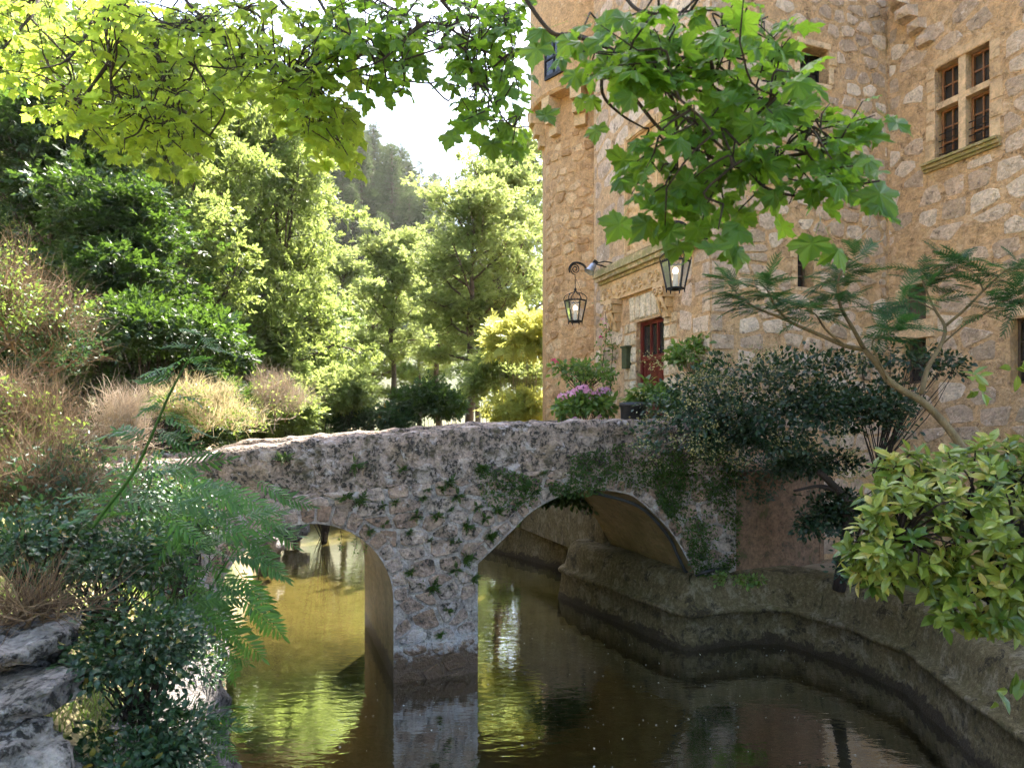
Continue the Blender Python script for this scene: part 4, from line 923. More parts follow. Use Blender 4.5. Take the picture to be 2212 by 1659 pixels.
far = [ # u, distance, kind, scale, height scale, label
 (845, 33, K_A, .80, 1.0, 'slender tree with a bare straight trunk behind the lamp post'),
 (1015, 29, K_B, .88, .88, 'tallest tree beside the round tower, forked dark trunk'),
 (1075, 32, K_A, .95, 1.02, 'leafy tree directly behind the tower edge'),
 (955, 40, K_B, .85, .9, 'pale tree in the gap between the slender tree and the tower'),
 (1150, 38, K_B, 1.0, 1.1, 'tree crown half hidden by the tower'),
 (740, 40, K_A, .85, .95, 'small pale tree below the pine slope'),
 (900, 52, K_E, .9, .95, 'sunlit tree farther back over the bridge middle'),
 (800, 50, K_E, .9, .9, 'hazy round tree between the pines and the slender tree'),
 (1040, 56, K_E, 1.05, .9, 'bright distant tree peeking over the tower trees'),
 (700, 36, K_D, .95, .8, 'bright airy tree at the edge of the sky gap'),
 (640, 29, K_D, 1.0, .85, 'ash-like tree with sunlit feathery leaves over the bridge approach'),
 (560, 25, K_D, .88, .8, 'lower feathery tree leaning over the dry grass'),
 (590, 26, K_E, .95, 1.25, 'tall sunlit tree reaching up into the maple leaves'),
 (500, 24, K_E, .9, 1.25, 'bushy tree in the middle of the wooded bank'),
 (370, 20, K_E, .85, 1.05, 'tree with a thick dark trunk under the maple leaves'),
 (420, 16.5, K_C, .62, .62, 'small dark evergreen under the wooded bank'),
 (250, 15.5, K_C, .80, .80, 'deep green evergreen behind the dry brown bush'),
 (120, 18, K_C, .95, .95, 'dark evergreen with pinkish bare limbs at the picture edge'),
 (20, 22, K_E, 1.0, 1.1, 'tall tree at the far end of the wooded bank'),
 (230, 27, K_E, 1.1, 1.15, 'high tree rising on the slope behind the evergreens'),
 (560, 34, K_B, 1.05, 1.25, 'tall tree on the slope above the feathery trees'),
 (420, 38, K_E, 1.2, 1.1, 'tree high on the slope behind the thick trunk'),
 (90, 36, K_B, 1.2, 1.2, 'tree filling the upper corner of the wooded slope'),
 (300, 48, K_E, 1.2, 1.2, 'faint tree far up the wooded slope'),
 (620, 52, K_B, 1.1, 1.0, 'pale tree high on the slope next to the pines'),
 (520, 60, K_E, 1.2, 1.1, 'highest broadleaf tree on the slope'),
]
for i, (u, d, k, sc, sz, lab) in enumerate(far):
    x, y = spot(u, d); tree(k, x, y, sc, tg.uniform(0, 6.28), lab, 'trees behind the bridge', sz=sz * sc / .9)
# unseen maples added to block sky light; the overhead branches belong to one
K_M = broadleaf(108, 13, 5.6, .42, 26, 8, 5200, .5, SP, M['leaf_maple'], M['bark'], 1.0, .5, trunk_r=.28)
tree(K_M, .3, -6.4, 1.1, 2.1, 'unseen second maple added behind the viewpoint to shade the canal', 'unseen maples added for shade', 'added_maple')
tree(K_M, 6.2, -3.2, 1.0, .4, 'unseen maple of the overhead branches, added beside the viewpoint for shade', 'unseen maples added for shade', 'added_maple')
# pines on the far ridge
pines = []
for row, (d0, n_, u0, u1) in enumerate([(92, 16, 540, 1010), (112, 22, 540, 1040), (135, 20, 560, 1100)]):
    for i in range(n_):
        u = u0 + (u1 - u0) * (i + tg.uniform(.1, .9)) / n_; d = d0 + tg.uniform(-7, 7); x, y = spot(u, d)
        sc = tg.uniform(.75, 1.15)
        tree(K_P if (i + row) % 2 else K_P2, x, y, sc, tg.uniform(0, 6.28), 'grey-green pine on the hazy far ridge', 'pines on the far ridge', 'pine_tree')
# ================================================================ undergrowth on the far side of the bridge
OV = [oval(.25, .05, .12), oval(.3, .03, .2)]; RH = [rhomb(.3, .08), rhomb(.24, .05)]
def gz(x, y): return float(ground_z(x, y)[0])
def bush_at(u, v, d, w_, h, **k):                     # a bush whose middle is seen at (u, v)
    c = at(u, v, d); return bush(c=c, rad=(w_, w_ * .8, h), base=(c[0], c[1], min(gz(c[0], c[1]), c[2] - h * .6)), **k)
bush_at(700, 860, 24, 1.6, 1.2, name='shrub', label='grey-green rounded shrub at the foot of the slope behind the bridge', cat='shrub', n=2200, tps=SP, mat=M['leaf_far'], lsize=.3, seed=201, clump_r=.4)
bush_at(930, 880, 26, 1.5, .9, name='shrub', label='dark rounded shrub just past the lamp post', cat='shrub', n=1800, tps=SP, mat=M['leaf_dark'], lsize=.3, seed=202, clump_r=.4)
bush_at(800, 915, 25, 1.6, .55, name='shrub', label='low bluish shrub under the lamp post', cat='shrub', n=1500, tps=SP, mat=M['leaf_blue'], lsize=.26, seed=203, clump_r=.35)
bush_at(1130, 745, 22.5, 1.0, .75, name='shrub', label='pale yellow-green foliage touching the tower, upper clump', cat='shrub', n=700, tps=SPA, mat=M['leaf_yellow'], lsize=.45, seed=204, clump_r=.4, bark='bark_pale')
bush_at(1130, 890, 22.5, .9, .45, name='shrub', label='pale yellow-green foliage at the foot of the tower', cat='shrub', n=600, tps=SPA, mat=M['leaf_yellow'], lsize=.4, seed=205, clump_r=.35, bark='bark_pale')
bush_at(1085, 830, 25, 1.5, 1.1, name='shrub', label='mid green shrub between the yellow clumps near the tower', cat='shrub', n=1800, tps=SP, mat=M['leaf_far'], lsize=.3, seed=206, clump_r=.4)
bush_at(570, 900, 21, 1.6, .9, name='shrub', label='sunlit shrub above the bridge approach', cat='shrub', n=2000, tps=SP, mat=M['leaf_tree'], lsize=.26, seed=207, clump_r=.4)
bush_at(330, 740, 14, 1.9, .8, name='shrub', label='dark bluish undergrowth behind the sunlit grass clump', cat='shrub', n=2600, tps=SP, mat=M['leaf_dark'], lsize=.26, seed=208, clump_r=.4)
# sunlit dry grass and brush on the approach
def grass(name, label, x0, x1, y0, y1, n, hgt, mat, seed, cond=None):
    g = np.random.default_rng(seed); x = g.uniform(x0, x1, n); y = g.uniform(y0, y1, n)
    if cond is not None: k = cond(x, y); x, y = x[k], y[k]
    z = ground_z(x, y); k = canal_sd(np.column_stack([x, y])) > .4; x, y, z = x[k], y[k], z[k]
    V, F, T = ribbons(g, np.column_stack([x, y, z - .03]), np.column_stack([g.normal(size=(len(x), 2)) * .35, np.ones(len(x))]), hgt * g.uniform(.4, 1.3, len(x)), .012, 3, .6, .5)
    return tag(ob(name, V, F, mat, tint=T), label, 'grass', kind='stuff')
off_bridge = lambda x, y: (lambda q: ~((q[1] > -.1) & (q[1] < 3.4) & (q[0] > -9)))(((np.column_stack([x, y]) - O2) @ A2, (np.column_stack([x, y]) - O2) @ P2))
grass('dry_grass', 'dry sunlit grass on the bank across the bridge', -11, -5, 12.5, 21, 26000, .42, M['straw'], 301, off_bridge)
grass('meadow_grass', 'green grass on the valley floor under the far trees', -13, 4, 21, 36, 24000, .35, M['leaf_tree'], 302, off_bridge)
grass('bank_grass', 'short grass on the near bank under the shrubs', -8, -2.2, 4.5, 12, 16000, .3, M['leaf_garden'], 303, off_bridge)
def twiggy(name, label, c, rad, n, mat, length, width, seed, leafmat=None, nl=0, lsize=.06, bendy=.9, cat='shrub', dirz=.5, group=None):
    g = np.random.default_rng(seed); c = np.asarray(c, float); rad = np.asarray(rad, float); b = c - [0, 0, rad[2]]; root = empty(name, b, label, cat, group)
    mb = Mb()
    for k in range(9):
        e = c + rand_unit(g, 1)[0] * rad * .7; mb.tube(smooth_path([b + g.normal(size=3) * .15, (b + e) / 2 + g.normal(size=3) * .15 * rad, e], 4), [.02, .006], 5)
    mb.build('stem', mat, root)
    ph = g.uniform(0, 6, 6)
    def lump(d): return (.72 + .22 * np.sin(3.1 * d[:, 0] + ph[0] + 2 * d[:, 2]) + .2 * np.sin(4.3 * d[:, 2] + ph[1] - 3 * d[:, 0]) + .16 * np.sin(7 * d[:, 0] + 5 * d[:, 1] + ph[2]))[:, None]
    d = rand_unit(g, n); pos = c + d * rad * lump(d) * (g.random(n) ** .4)[:, None]; out = unit((pos - b) / rad)
    V, F, T = ribbons(g, pos, out + g.normal(size=(n, 3)) * .8 + [0, 0, dirz], length * g.uniform(.4, 1.4, n), width * g.uniform(.6, 1.5, n), 4, bendy)
    part('twigs', V, F, mat, root, tint=T)
    if nl:
        d = rand_unit(g, nl); pos = c + d * rad * lump(d) * (g.random(nl) ** .4)[:, None] * 1.05
        foliage('foliage', RH, pos, frames(rand_unit(g, nl), rand_unit(g, nl)), lsize * g.uniform(.6, 1.4, nl), np.clip(g.normal(.45, .2, nl), 0, .95), leafmat, root)
    return root
twiggy('dry_bush', 'big brown dry twiggy bush at the picture edge below the evergreens', at(-10, 640, 7.8), (.95, .9, .62), 1900, M['twig_dry'], .42, .007, 401, M['leaf_garden'], 2600, .05)
twiggy('dry_bush', 'brown brush with bare stems under the deep green evergreen', at(110, 720, 8.6), (.75, .6, .5), 1000, M['twig_dry'], .45, .007, 411, M['leaf_blue'], 2000, .055)
twiggy('dry_bush', 'low dense brown brush hanging over the near bank', at(20, 930, 6.4), (.95, .8, .62), 3600, M['twig_dry'], .42, .0065, 402, M['leaf_garden'], 3600, .045)
twiggy('dry_bush', 'tangled brown brush mixed with green above the rock pile', at(90, 1060, 5.9), (.75, .6, .42), 2200, M['twig_dry'], .4, .006, 412, M['leaf_blue'], 3000, .05)
twiggy('dry_bush', 'pinkish grey bare twigs beside the sunlit grass clump', at(270, 910, 8.0), (.42, .4, .5), 1800, M['twig_grey'], .3, .006, 403)
twiggy('dry_bush', 'rounded clump of sunlit straw and leaves before the wooded bank', at(420, 880, 12.5), (1.3, 1.0, .5), 5000, M['straw'], .32, .010, 404, M['leaf_garden'], 3400, .06, dirz=.6)
twiggy('dry_bush', 'dry pinkish grass slope behind the straw clump', at(600, 860, 17), (1.0, 1.0, .6), 2600, M['twig_grey'], .4, .010, 405, M['leaf_tree'], 700, .08, dirz=.9)
# ================================================================ garden at the castle foot
g5 = np.random.default_rng(55)
TER = 3.55                                             # level of the bridge deck at the door
mb = Mb(); mb.bbox(3.4, TP - .003, .42, W - .42, 2.9, TER - .02); mb.build('landing', M['deck'], bridge)
mb = Mb(); mb.bbox(5.3, TP - .01, W + .004, 8.5, .9, 3.35); tag(mb.build('terrace', M['concrete']), 'paved terrace in front of the tower', 'terrace', kind='structure')
def garden(u, v, s_, w_, h, **k):
    r = ray(u, v); kk = (s_ + O2 @ P2) / (r[:2] @ P2); c = CAM + r * kk
    return bush(c=c, rad=(w_, w_ * .75, h), base=(c[0], c[1], c[2] - h * 1.2), **k)
hyd = garden(1265, 880, 2.3, .62, .42, name='hydrangea', label='hydrangea bush with pink flower heads behind the bridge parapet', cat='flowering shrub', n=900, tps=OV, mat=M['leaf_garden'], lsize=.14, seed=501, clumps=30, clump_r=.2)
FL = [rhomb(.42, .05)]
def flower_head(root, c, r, n, mat, name='flower_head', seed=1):
    g = np.random.default_rng(seed); d = rand_unit(g, n); d[:, 2] = abs(d[:, 2]) * .8 - .1; pos = np.asarray(c) + d * r
    return foliage(name, FL, pos, frames(unit(np.cross(d, rand_unit(g, n))), d), np.full(n, r * .55), g.random(n) * .9, mat, root)
for i, (u, v) in enumerate([(1258, 858), (1275, 852), (1283, 846), (1292, 840), (1303, 838), (1309, 846), (1327, 852), (1340, 845), (1349, 842), (1250, 905), (1257, 917), (1270, 915), (1303, 901), (1285, 862)]):
    u2 = 1215 + (u - 1258) * 1.05 if i < 9 else u - 8; r = ray(u2, v); kk = (1.95 + O2 @ P2) / (r[:2] @ P2); flower_head(hyd, CAM + r * kk, .085 * g5.uniform(.8, 1.25) if i < 9 else .055, 46, M['petal_pink'], seed=i)
rose = garden(1255, 808, 2.9, .7, .36, name='rose_bush', label='loose rose bush with magenta blooms spreading before the tower', cat='flowering shrub', n=620, tps=OV, mat=M['leaf_garden'], lsize=.11, seed=502, clumps=34, clump_r=.2)
def on3(u, v, s_): r = ray(u, v); return CAM + r * ((s_ + O2 @ P2) / (r[:2] @ P2))
flower_head(rose, on3(1196, 778, 2.6), .05, 40, M['petal_rose'], 'bloom', 61); flower_head(rose, on3(1202, 783, 2.6), .045, 40, M['petal_rose'], 'bloom', 62)
# climbing rose on the wall
cl = empty('climbing_rose', mp(4.35, 3.3, .1), 'climbing rose trained up the wall between tower and doorway', 'climbing plant'); mb = Mb(); LP = []
for k, (x0, top) in enumerate(((4.5, 6.9), (4.2, 6.3), (4.62, 5.7))):
    pts = smooth_path([mp(x0 + .1 * math.sin(k + i), 3.3 + (top - 3.3) * i / 5, .08 + .05 * (i % 2)) for i in range(6)], 5); mb.tube(pts, [.018, .005], 5); LP += list(pts[4:])
mb.build('stem', M['bark'], cl); LP = np.array(LP); n_ = 420; pos = LP[g5.integers(0, len(LP), n_)] + g5.normal(size=(n_, 3)) * [.14, .10, .10]
foliage('foliage', OV, pos, frames(rand_unit(g5, n_), unit(g5.normal(size=(n_, 3)) + [-.6, -.4, .6])), g5.uniform(.06, .12, n_), g5.random(n_) * .9, M['leaf_garden'], cl)
for i, (u, v) in enumerate([(1298, 729), (1301, 690), (1310, 672), (1316, 680), (1308, 700)]):
    s_, z_ = on_t(u, v, TP - .18); flower_head(cl, B(TP - .18, s_, z_), .055 if i == 0 else .04, 40, M['petal_rose'] if i == 0 else M['petal_pink'], 'bloom', 70 + i)
rh = garden(1412, 862, 1.0, .42, .36, name='rhododendron', label='rhododendron with whorled leaves in front of the red door', cat='shrub', n=330, tps=OV, mat=M['leaf_garden'], lsize=.17, seed=503, clumps=28, clump_r=.12, droop=.5, bark='bark_pale', hollow=.6)
rh2 = garden(1500, 775, .75, .5, .36, name='shrub', label='pale leaved shrub beside the corner of the doorway block', cat='shrub', n=620, tps=OV, mat=M['leaf_garden'], lsize=.13, seed=504, clumps=36, clump_r=.16, bark='bark_pale')
# planter on the parapet side
pc = on3(1368, 905, .72); pot = empty('planter_pot', (pc[0], pc[1], TER), 'black cylindrical planter pot standing on the bridge by the door', 'planter')
V, F = lathe([(.0, .0), (.2, .0), (.215, .05), (.24, .76), (.262, .765), (.262, .84), (.235, .845), (.225, .78), (0, .76)], (pc[0], pc[1], TER), 28); part('body', V, F, M['pot'], pot, smooth=True)
V, F = lathe([(.0, .0), (.225, .0)], (pc[0], pc[1], TER + .79), 20); part('soil', V, F, M['ground'], pot)
# letter box on the wall
s_, z_ = on_t(1351, 772, TP - .1); box = empty('letter_box', B(TP, s_, z_ - .3), 'green metal box on the wall beside the doorway', 'letter box')
mb = Mb(); mb.bbox(TP - .14, TP - .01, s_ - .11, s_ + .11, z_ - .26, z_ + .22); mb.build('body', M['verdigris'], box); mb = Mb(); mb.bbox(TP - .17, TP - .012, s_ - .13, s_ + .13, z_ + .223, z_ + .26); mb.build('lid', M['verdigris'], box)

# ================================================================ lanterns, bell, lamp post
def lantern(P, label, chain, wall_t, s_, zb):
    root = empty('wall_lantern', P, label, 'lantern', 'lanterns beside the castle door'); P = np.asarray(P, float); X = np.array([*A2, 0]); Y = np.array([*P2, 0]); Z = np.array([0, 0, 1.]); n = 6
    def ring(r, z): return [P + Z * z + r * (math.cos(a) * X + math.sin(a) * Y) for a in (np.arange(n) + .5) * 2 * math.pi / n]
    top, bot = ring(.27, 0), ring(.165, -.50); mb = Mb()
    for i in range(n):
        mb.tube([top[i], bot[i], bot[i] - Z * .07], [.017, .017, .01], 5); mb.tube([top[i], top[(i + 1) % n]], .02, 5); mb.tube([bot[i], bot[(i + 1) % n]], .018, 5)
        for q in (.25, .5, .75): e = top[i] + (top[(i + 1) % n] - top[i]) * q; mb.tube([e, e + Z * .035], [.022, .006], 4)
        c = smooth_path([top[i], P + (top[i] - P) * 1.05 + Z * .08, P + (top[i] - P) * .72 + Z * .17, P + (top[i] - P) * .2 + Z * .215, P + Z * .27], 3); mb.tube(c, .011, 5)
    mb.tube([P - Z * .5, P - Z * .54], [.17, .05], 6); mb.build('frame', M['iron'], root)
    mb = Mb(); mb.tube([P + Z * .24, P + Z * .29, P + Z * .33], [.02, .035, .012], 8); mb.build('finial', M['iron'], root)
    for i in range(n): mb = Mb(); j = (i + 1) % n; mb.add([top[i] * .985 + P * .015, top[j] * .985 + P * .015, bot[j] * .985 + (P - Z * .5) * .015, bot[i] * .985 + (P - Z * .5) * .015], [(0, 1, 2, 3)]); mb.build('pane', M['lamp_glass'], root)
    V, F = lathe([(0, -.075), (.035, -.06), (.05, -.01), (.042, .035), (.02, .06), (0, .065)], P - Z * .17, 14); part('bulb', V, F, M['bulb'], root, smooth=True)
    mb = Mb(); mb.tube([P - Z * .22, P - Z * .5], .045, 10); mb.build('candle', M['frosted'], root)
    hook = P + Z * (.33 + chain); mb = Mb()                   # chain of links
    k = int(chain / .05) + 1
    for i in range(k):
        c = P + Z * (.34 + i * chain / k + .02); e = X if i % 2 else Y; a = np.linspace(0, 2 * math.pi, 9); mb.tube([c + e * .014 * math.cos(w_) + Z * .03 * math.sin(w_) for w_ in a], .0045, 4)
    if chain > .1: mb.tube(smooth_path([P + X * .22 + Z * .09, P + X * .16 + Z * .25, P + X * .03 + Z * (.3 + chain * .8)], 5), .004, 4)
    mb.build('chain', M['iron'], root)
    reach = wall_t - ((P[:2] - O2) @ A2); mb = Mb(); sc = .14            # scrolled bracket
    cc_ = hook + Z * (sc + .02)
    sp = [cc_ + (X * math.cos(a) + Z * math.sin(a)) * sc * (.18 + .82 * q) for q, a in ((q, -math.pi / 2 * 0 + math.pi * 1.5 - 4.2 * math.pi * (1 - q)) for q in np.linspace(0, 1, 26))]
    arc = [hook + X * q * reach + Z * zz for q, zz in ((-.2, .06), (-.22, .17), (-.1, .29), (.12, .32), (.32, .26), (.45, .13), (.52, .07), (.62, .06), (1.03, .075))]
    mb.tube(sp, .014, 6); mb.tube(smooth_path(arc, 5), [.016, .028, .03, .026, .026], 7); mb.build('bracket', M['iron'], root)
    return root
lantern(B(TP - .75, .42, 7.02), 'nearer wrought iron lantern hanging under the maple leaves by the corner', .1, TP, .42, 0)
lantern(B(TP - .75, 4.78, 7.02), 'lit wrought iron lantern on a scrolled bracket in front of the tower', .3, TP, 4.78, 0)
# bell
s_, z_ = on_t(1325, 572, TP); bl = B(TP - .52, s_, z_ - .02); bell = empty('bell', bl, 'small grey bell on iron stays above the scrolled lantern bracket', 'bell')
ax = unit(np.array([-A2[0], -A2[1], -1.6])); e1 = unit(np.cross(ax, [0, 1, .2])); e2 = np.cross(ax, e1); V, F = lathe([(0, 0), (.05, .0), (.075, .04), (.085, .13), (.10, .2), (.135, .25), (.12, .25), (.06, .1), (0, .08)], (0, 0, 0), 20)
part('body', bl + V[:, :1] * e1 + V[:, 1:2] * e2 + V[:, 2:] * ax, F, M['zinc'], bell, smooth=True)
for k, (ds, dz) in enumerate(((-.05, .02), (.12, -.14), (-.16, -.28))):
    mb = Mb(); mb.tube([bl, B(TP - .25, s_ + ds * .6, z_ + dz * .5 + .04), B(TP + .02, s_ + ds, z_ + dz)], .016, 5); mb.build('stay', M['iron'], bell)
mb = Mb(); mb.box(bl - ax * .03, e1 * .05, e2 * .05, ax * .05); mb.build('yoke', M['iron'], bell)
# lamp post far behind the bridge
lx, ly = spot(848, 27); lz = gz(lx, ly); lp = empty('lamp_post', (lx, ly, lz), 'slim dark lamp post with hanging white lantern beyond the bridge', 'lamp post')
zt_ = at(848, 866, 27)[2]; mb = Mb(); mb.tube([(lx, ly, lz - .3), (lx, ly, zt_ + .35)], [.06, .035], 8); mb.build('post', M['iron'], lp)
mb = Mb(); a = np.linspace(0, 1.6 * math.pi, 16); hx = lx + .33; mb.tube([(lx, ly, zt_ + .1), (hx - .12, ly, zt_ + .12)], .014, 5); mb.tube([(hx + .13 * math.cos(w_ + math.pi), ly, zt_ + .12 + .13 * math.sin(w_ + math.pi)) for w_ in -a], .014, 5); mb.build('bracket', M['iron'], lp)
V, F = lathe([(0, -.06), (.03, -.07), (.16, -.17), (.17, -.2)], (hx, ly, zt_), 6); part('hood', V, F, M['iron'], lp); V, F = lathe([(.15, -.2), (.10, -.5), (0, -.52)], (hx, ly, zt_), 6); part('glass', V, F, M['frosted'], lp)

# ================================================================ shrubs on the canal side
prv = bush('privet_shrub', 'large dark privet-like shrub with pale yellow blossom clusters by the castle wall', 'shrub', at(1690, 920, 11.0), (2.35, .9, 1.2), 10500, OV, M['leaf_privet'], .08, 601, clumps=170, clump_r=.32, base=(5.55, 11.6, 1.2), hollow=.35, stems=False)
ge = np.random.default_rng(602); PC = at(1640, 880, 10.6)
for i in range(46):                                   # blossom clusters
    u = ge.uniform(1380, 1880); v = ge.uniform(750, 1010) + (u - 1500) * .06; d = 10.25 + .5 * ge.random(); c = at(u, v, d); n_ = 60
    off = ge.normal(size=(n_, 3)) * [.11, .09, .07]; foliage('blossom', FL, c + off, frames(rand_unit(ge, n_), rand_unit(ge, n_)), ge.uniform(.022, .04, n_), ge.random(n_) * .95, M['flower_pale'], prv)
mb = Mb(); mb.tube(smooth_path([(5.6, 11.7, 1.15), at(1835, 1110, 11.5), at(1810, 1060, 11.5), at(1770, 1020, 11.2)], 5), [.11, .05], 8); mb.tube(smooth_path([at(1812, 1062, 11.5), at(1770, 1050, 11.4), at(1715, 1060, 11.3)], 5), [.05, .02], 6); mb.build('trunk', M['bark_dark'], prv, smooth=True)
bush('privet_shrub', 'low privet branches trailing in front of the bridge end', 'shrub', at(1600, 960, 10.9), (.75, .4, .6), 2000, OV, M['leaf_privet'], .075, 603, clumps=50, clump_r=.24, base=(4.6, 12.2, 1.3), stems=False)
bush('privet_shrub', 'dark twigs of privet reaching up against the lower windows', 'shrub', at(1960, 790, 11.2), (1.1, .5, .38), 700, OV, M['leaf_privet'], .085, 604, clumps=36, clump_r=.2, base=(6.1, 11.4, 3.2))
# mimosa tree
mim = empty('mimosa_tree', at(2110, 1010, 9.0) - [0, 0, 1.4], 'slender mimosa tree with feathery leaves leaning across the castle wall', 'tree')
Z6 = lambda pts: zm(1514, 570, 2.91, pts)
def stem3(pts, d0, d1): return np.array([at(u, v, d0 + (d1 - d0) * i / (len(pts) - 1)) for i, (u, v) in enumerate(pts)])
gm = np.random.default_rng(71); mb = Mb(); tips = []
def limb(pts, d0, d1, r0, r1, leafy=.35):
    P = smooth_path(stem3(Z6(pts), d0, d1), 4); mb.tube(P, [r0, r1], 7); k = int(len(P) * (1 - leafy)); tips.extend([(P[i], unit(P[min(i + 1, len(P) - 1)] - P[max(i - 1, 0)])) for i in range(k, len(P))]); return P
limb([(1900, 1420), (1810, 1230), (1700, 1080), (1560, 940), (1420, 860), (1330, 790), (1260, 690), (1180, 600)], 9.0, 9.2, .058, .036, 0)
limb([(1180, 600), (1050, 575), (900, 510), (760, 450), (640, 395), (480, 330), (380, 260), (280, 150)], 9.2, 9.8, .034, .010, .35)
limb([(1180, 600), (1110, 470), (1030, 330), (1010, 200), (1030, 100), (1120, 30)], 9.2, 8.8, .03, .008, .6)
limb([(1050, 575), (930, 470), (870, 380), (800, 330)], 9.3, 9.0, .02, .006, .5)
limb([(700, 420), (610, 330), (560, 230), (500, 160)], 9.5, 9.2, .016, .006, .5)
limb([(1330, 790), (1230, 560), (1330, 500), (1420, 450)], 9.1, 8.7, .014, .005, .5)
limb([(1550, 890), (1590, 720), (1680, 560), (1700, 450), (1640, 350), (1580, 220), (1540, 100)], 9.05, 9.3, .035, .008, .3)
limb([(1700, 450), (1820, 350), (1950, 220), (2080, 100), (2180, 60)], 9.2, 8.9, .022, .007, .5)
limb([(1690, 560), (1830, 440), (1960, 370), (2100, 280), (2200, 260)], 9.2, 8.7, .012, .005, .5)
limb([(1950, 220), (1900, 120), (1800, 60), (1700, 40)], 9.0, 9.3, .012, .005, .5); limb([(1640, 350), (1500, 280), (1400, 300)], 9.2, 9.0, .01, .004, .5)
mb.build('trunk', M['bark_pale'], mim, smooth=True)
FE = [feather(np.random.default_rng(k)) for k in range(3)]; P, D, Nn = [], [], []
for p0, d0 in tips:
    for k in range(5 if gm.random() < .6 else 3):
        d = unit(d0 * .3 + gm.normal(size=3) * [.9, .6, .35] + [0, 0, .1]); P.append(p0 + gm.normal(size=3) * .03); D.append(d); Nn.append(unit(np.array([0, -.25, 1]) + gm.normal(size=3) * .25))
P, D, Nn = map(np.array, (P, D, Nn)); leaf_parts('frond', FE, P, frames(D, Nn), gm.uniform(.24, .46, len(P)), gm.random(len(P)) * .95, M['leaf_mimosa'], mim, 280)
# bare dead twigs by the wall
dt = empty('dead_branch', at(1850, 600, 9.6), 'pale bare dead twigs standing out against the wall', 'branch'); mb = Mb()
for pts in ([(1120, 1560), (1210, 1470), (1215, 1400), (1200, 1330)], [(1210, 1470), (1270, 1460)], [(1160, 1620), (1290, 1560), (1310, 1500)], [(900, 1450), (890, 1380)], [(905, 1500), (990, 1420)]):
    mb.tube(smooth_path(stem3(zm(1514, 0, 2.91, pts), 9.6, 9.7), 4), [.008, .004], 4)
mb.build('twigs', M['twig_grey'], dt)
# spotted laurel at the picture edge
gl_ = np.random.default_rng(81); lau = empty('spotted_laurel', at(2090, 1150, 5.6) - [0, 0, 1.0], 'glossy yellow-green laurel bush overhanging the canal wall', 'shrub')
P, D, Nn, S, T = [], [], [], [], []; mb = Mb(); c0 = at(2110, 1130, 5.9); base = np.array([c0[0] + .5, c0[1] + .5, 1.25])
lob = [(2100, 1120, 5.6, .70, .62), (1960, 1150, 5.3, .42, .42), (2200, 1040, 5.9, .5, .42), (2130, 1260, 5.2, .55, .36), (1950, 1050, 5.8, .35, .3), (2220, 1180, 5.0, .5, .5), (1890, 1190, 5.5, .26, .3)]
for u, v, d, rw, rh_ in lob:
    c = at(u, v, d)
    for k in range(int(150 * rw)):
        q = rand_unit(gl_, 1)[0]; q[1] = -abs(q[1]) if gl_.random() < .8 else q[1]; e = c + q * [rw, rw * .8, rh_] * gl_.uniform(.75, 1.05); ax = unit(q * [.8, .8, .5] + [0, 0, .55] + gl_.normal(size=3) * .25)
        if k % 2 == 0: mb.tube(smooth_path([c + [0, .15, -.1], (c + e) / 2 + gl_.normal(size=3) * .06, e], 3), [.014, .005], 4)
        t_ = np.clip(gl_.normal(.5, .34), 0, .95); n_ = gl_.integers(6, 10); a0 = gl_.random() * 6
        e1 = unit(np.cross(ax, gl_.normal(size=3))); e2 = np.cross(ax, e1)
        for i in range(n_):
            a = a0 + i * 2.4; o = math.cos(a) * e1 + math.sin(a) * e2; up = .75 - .12 * i; dd = unit(o + ax * up - np.array([0, 0, .12 * (i > 3)]))
            P.append(e - ax * .012 * i); D.append(dd); Nn.append(unit(ax - o * up * .8 + gl_.normal(size=3) * .2)); S.append(gl_.uniform(.07, .16)); T.append(np.clip(t_ + gl_.normal() * .15, 0, .97) if gl_.random() > .05 else 1.)
for u, v, d in ((2030, 1330, 5.0), (2060, 1340, 4.95), (2095, 1345, 5.0), (2140, 1330, 4.9), (2180, 1345, 4.9), (2200, 1330, 4.85), (2170, 1500, 4.6), (2105, 810, 6.0), (2120, 850, 6.0), (2200, 800, 6.1)):
    for i in range(6): P.append(at(u, v, d) + gl_.normal(size=3) * .03); D.append(unit(gl_.normal(size=3) - [0, 0, .6 if v > 1300 else -.5])); Nn.append(unit(gl_.normal(size=3) * .5 + [0, -.8, .6])); S.append(gl_.uniform(.11, .17)); T.append(gl_.random() * .8)
mb.build('stem', M['bark_dark'], lau); P, D, Nn, S, T = map(np.array, (P, D, Nn, S, T)); leaf_parts('leaf', [oval(.22, .06, .10), oval(.25, .04, .18), oval(.2, .08, .05)], P, frames(D, Nn), S, T, M['leaf_aucuba'], lau, 300)
lau_n = len(P)
# weeds on the ledge and the hose along the vault
bush('ledge_weeds', 'small bright weeds on the ledge under the plaster wall', 'plant', at(1590, 1255, 11.2), (.5, .22, .10), 260, OV, M['leaf_garden'], .07, 605, clumps=16, clump_r=.1, stems=False)
hs = [on_s(1283, 1060, .12), on_s(1380, 1090, .12), on_s(1440, 1150, .12), on_s(1468, 1205, .12), on_s(1490, 1240, .12)]
hp = [B(t, .12, z - .03) for t, z in hs] + [B(5.62, -.15, 1.33), B(6.2, .02, 1.32), B(7.4, .1, 1.33)]
mb = Mb(); mb.tube(smooth_path(hp, 6), .03, 7); tag(mb.build('hose', M['hose'], smooth=True), 'black hose hung along the edge of the larger arch', 'hose')

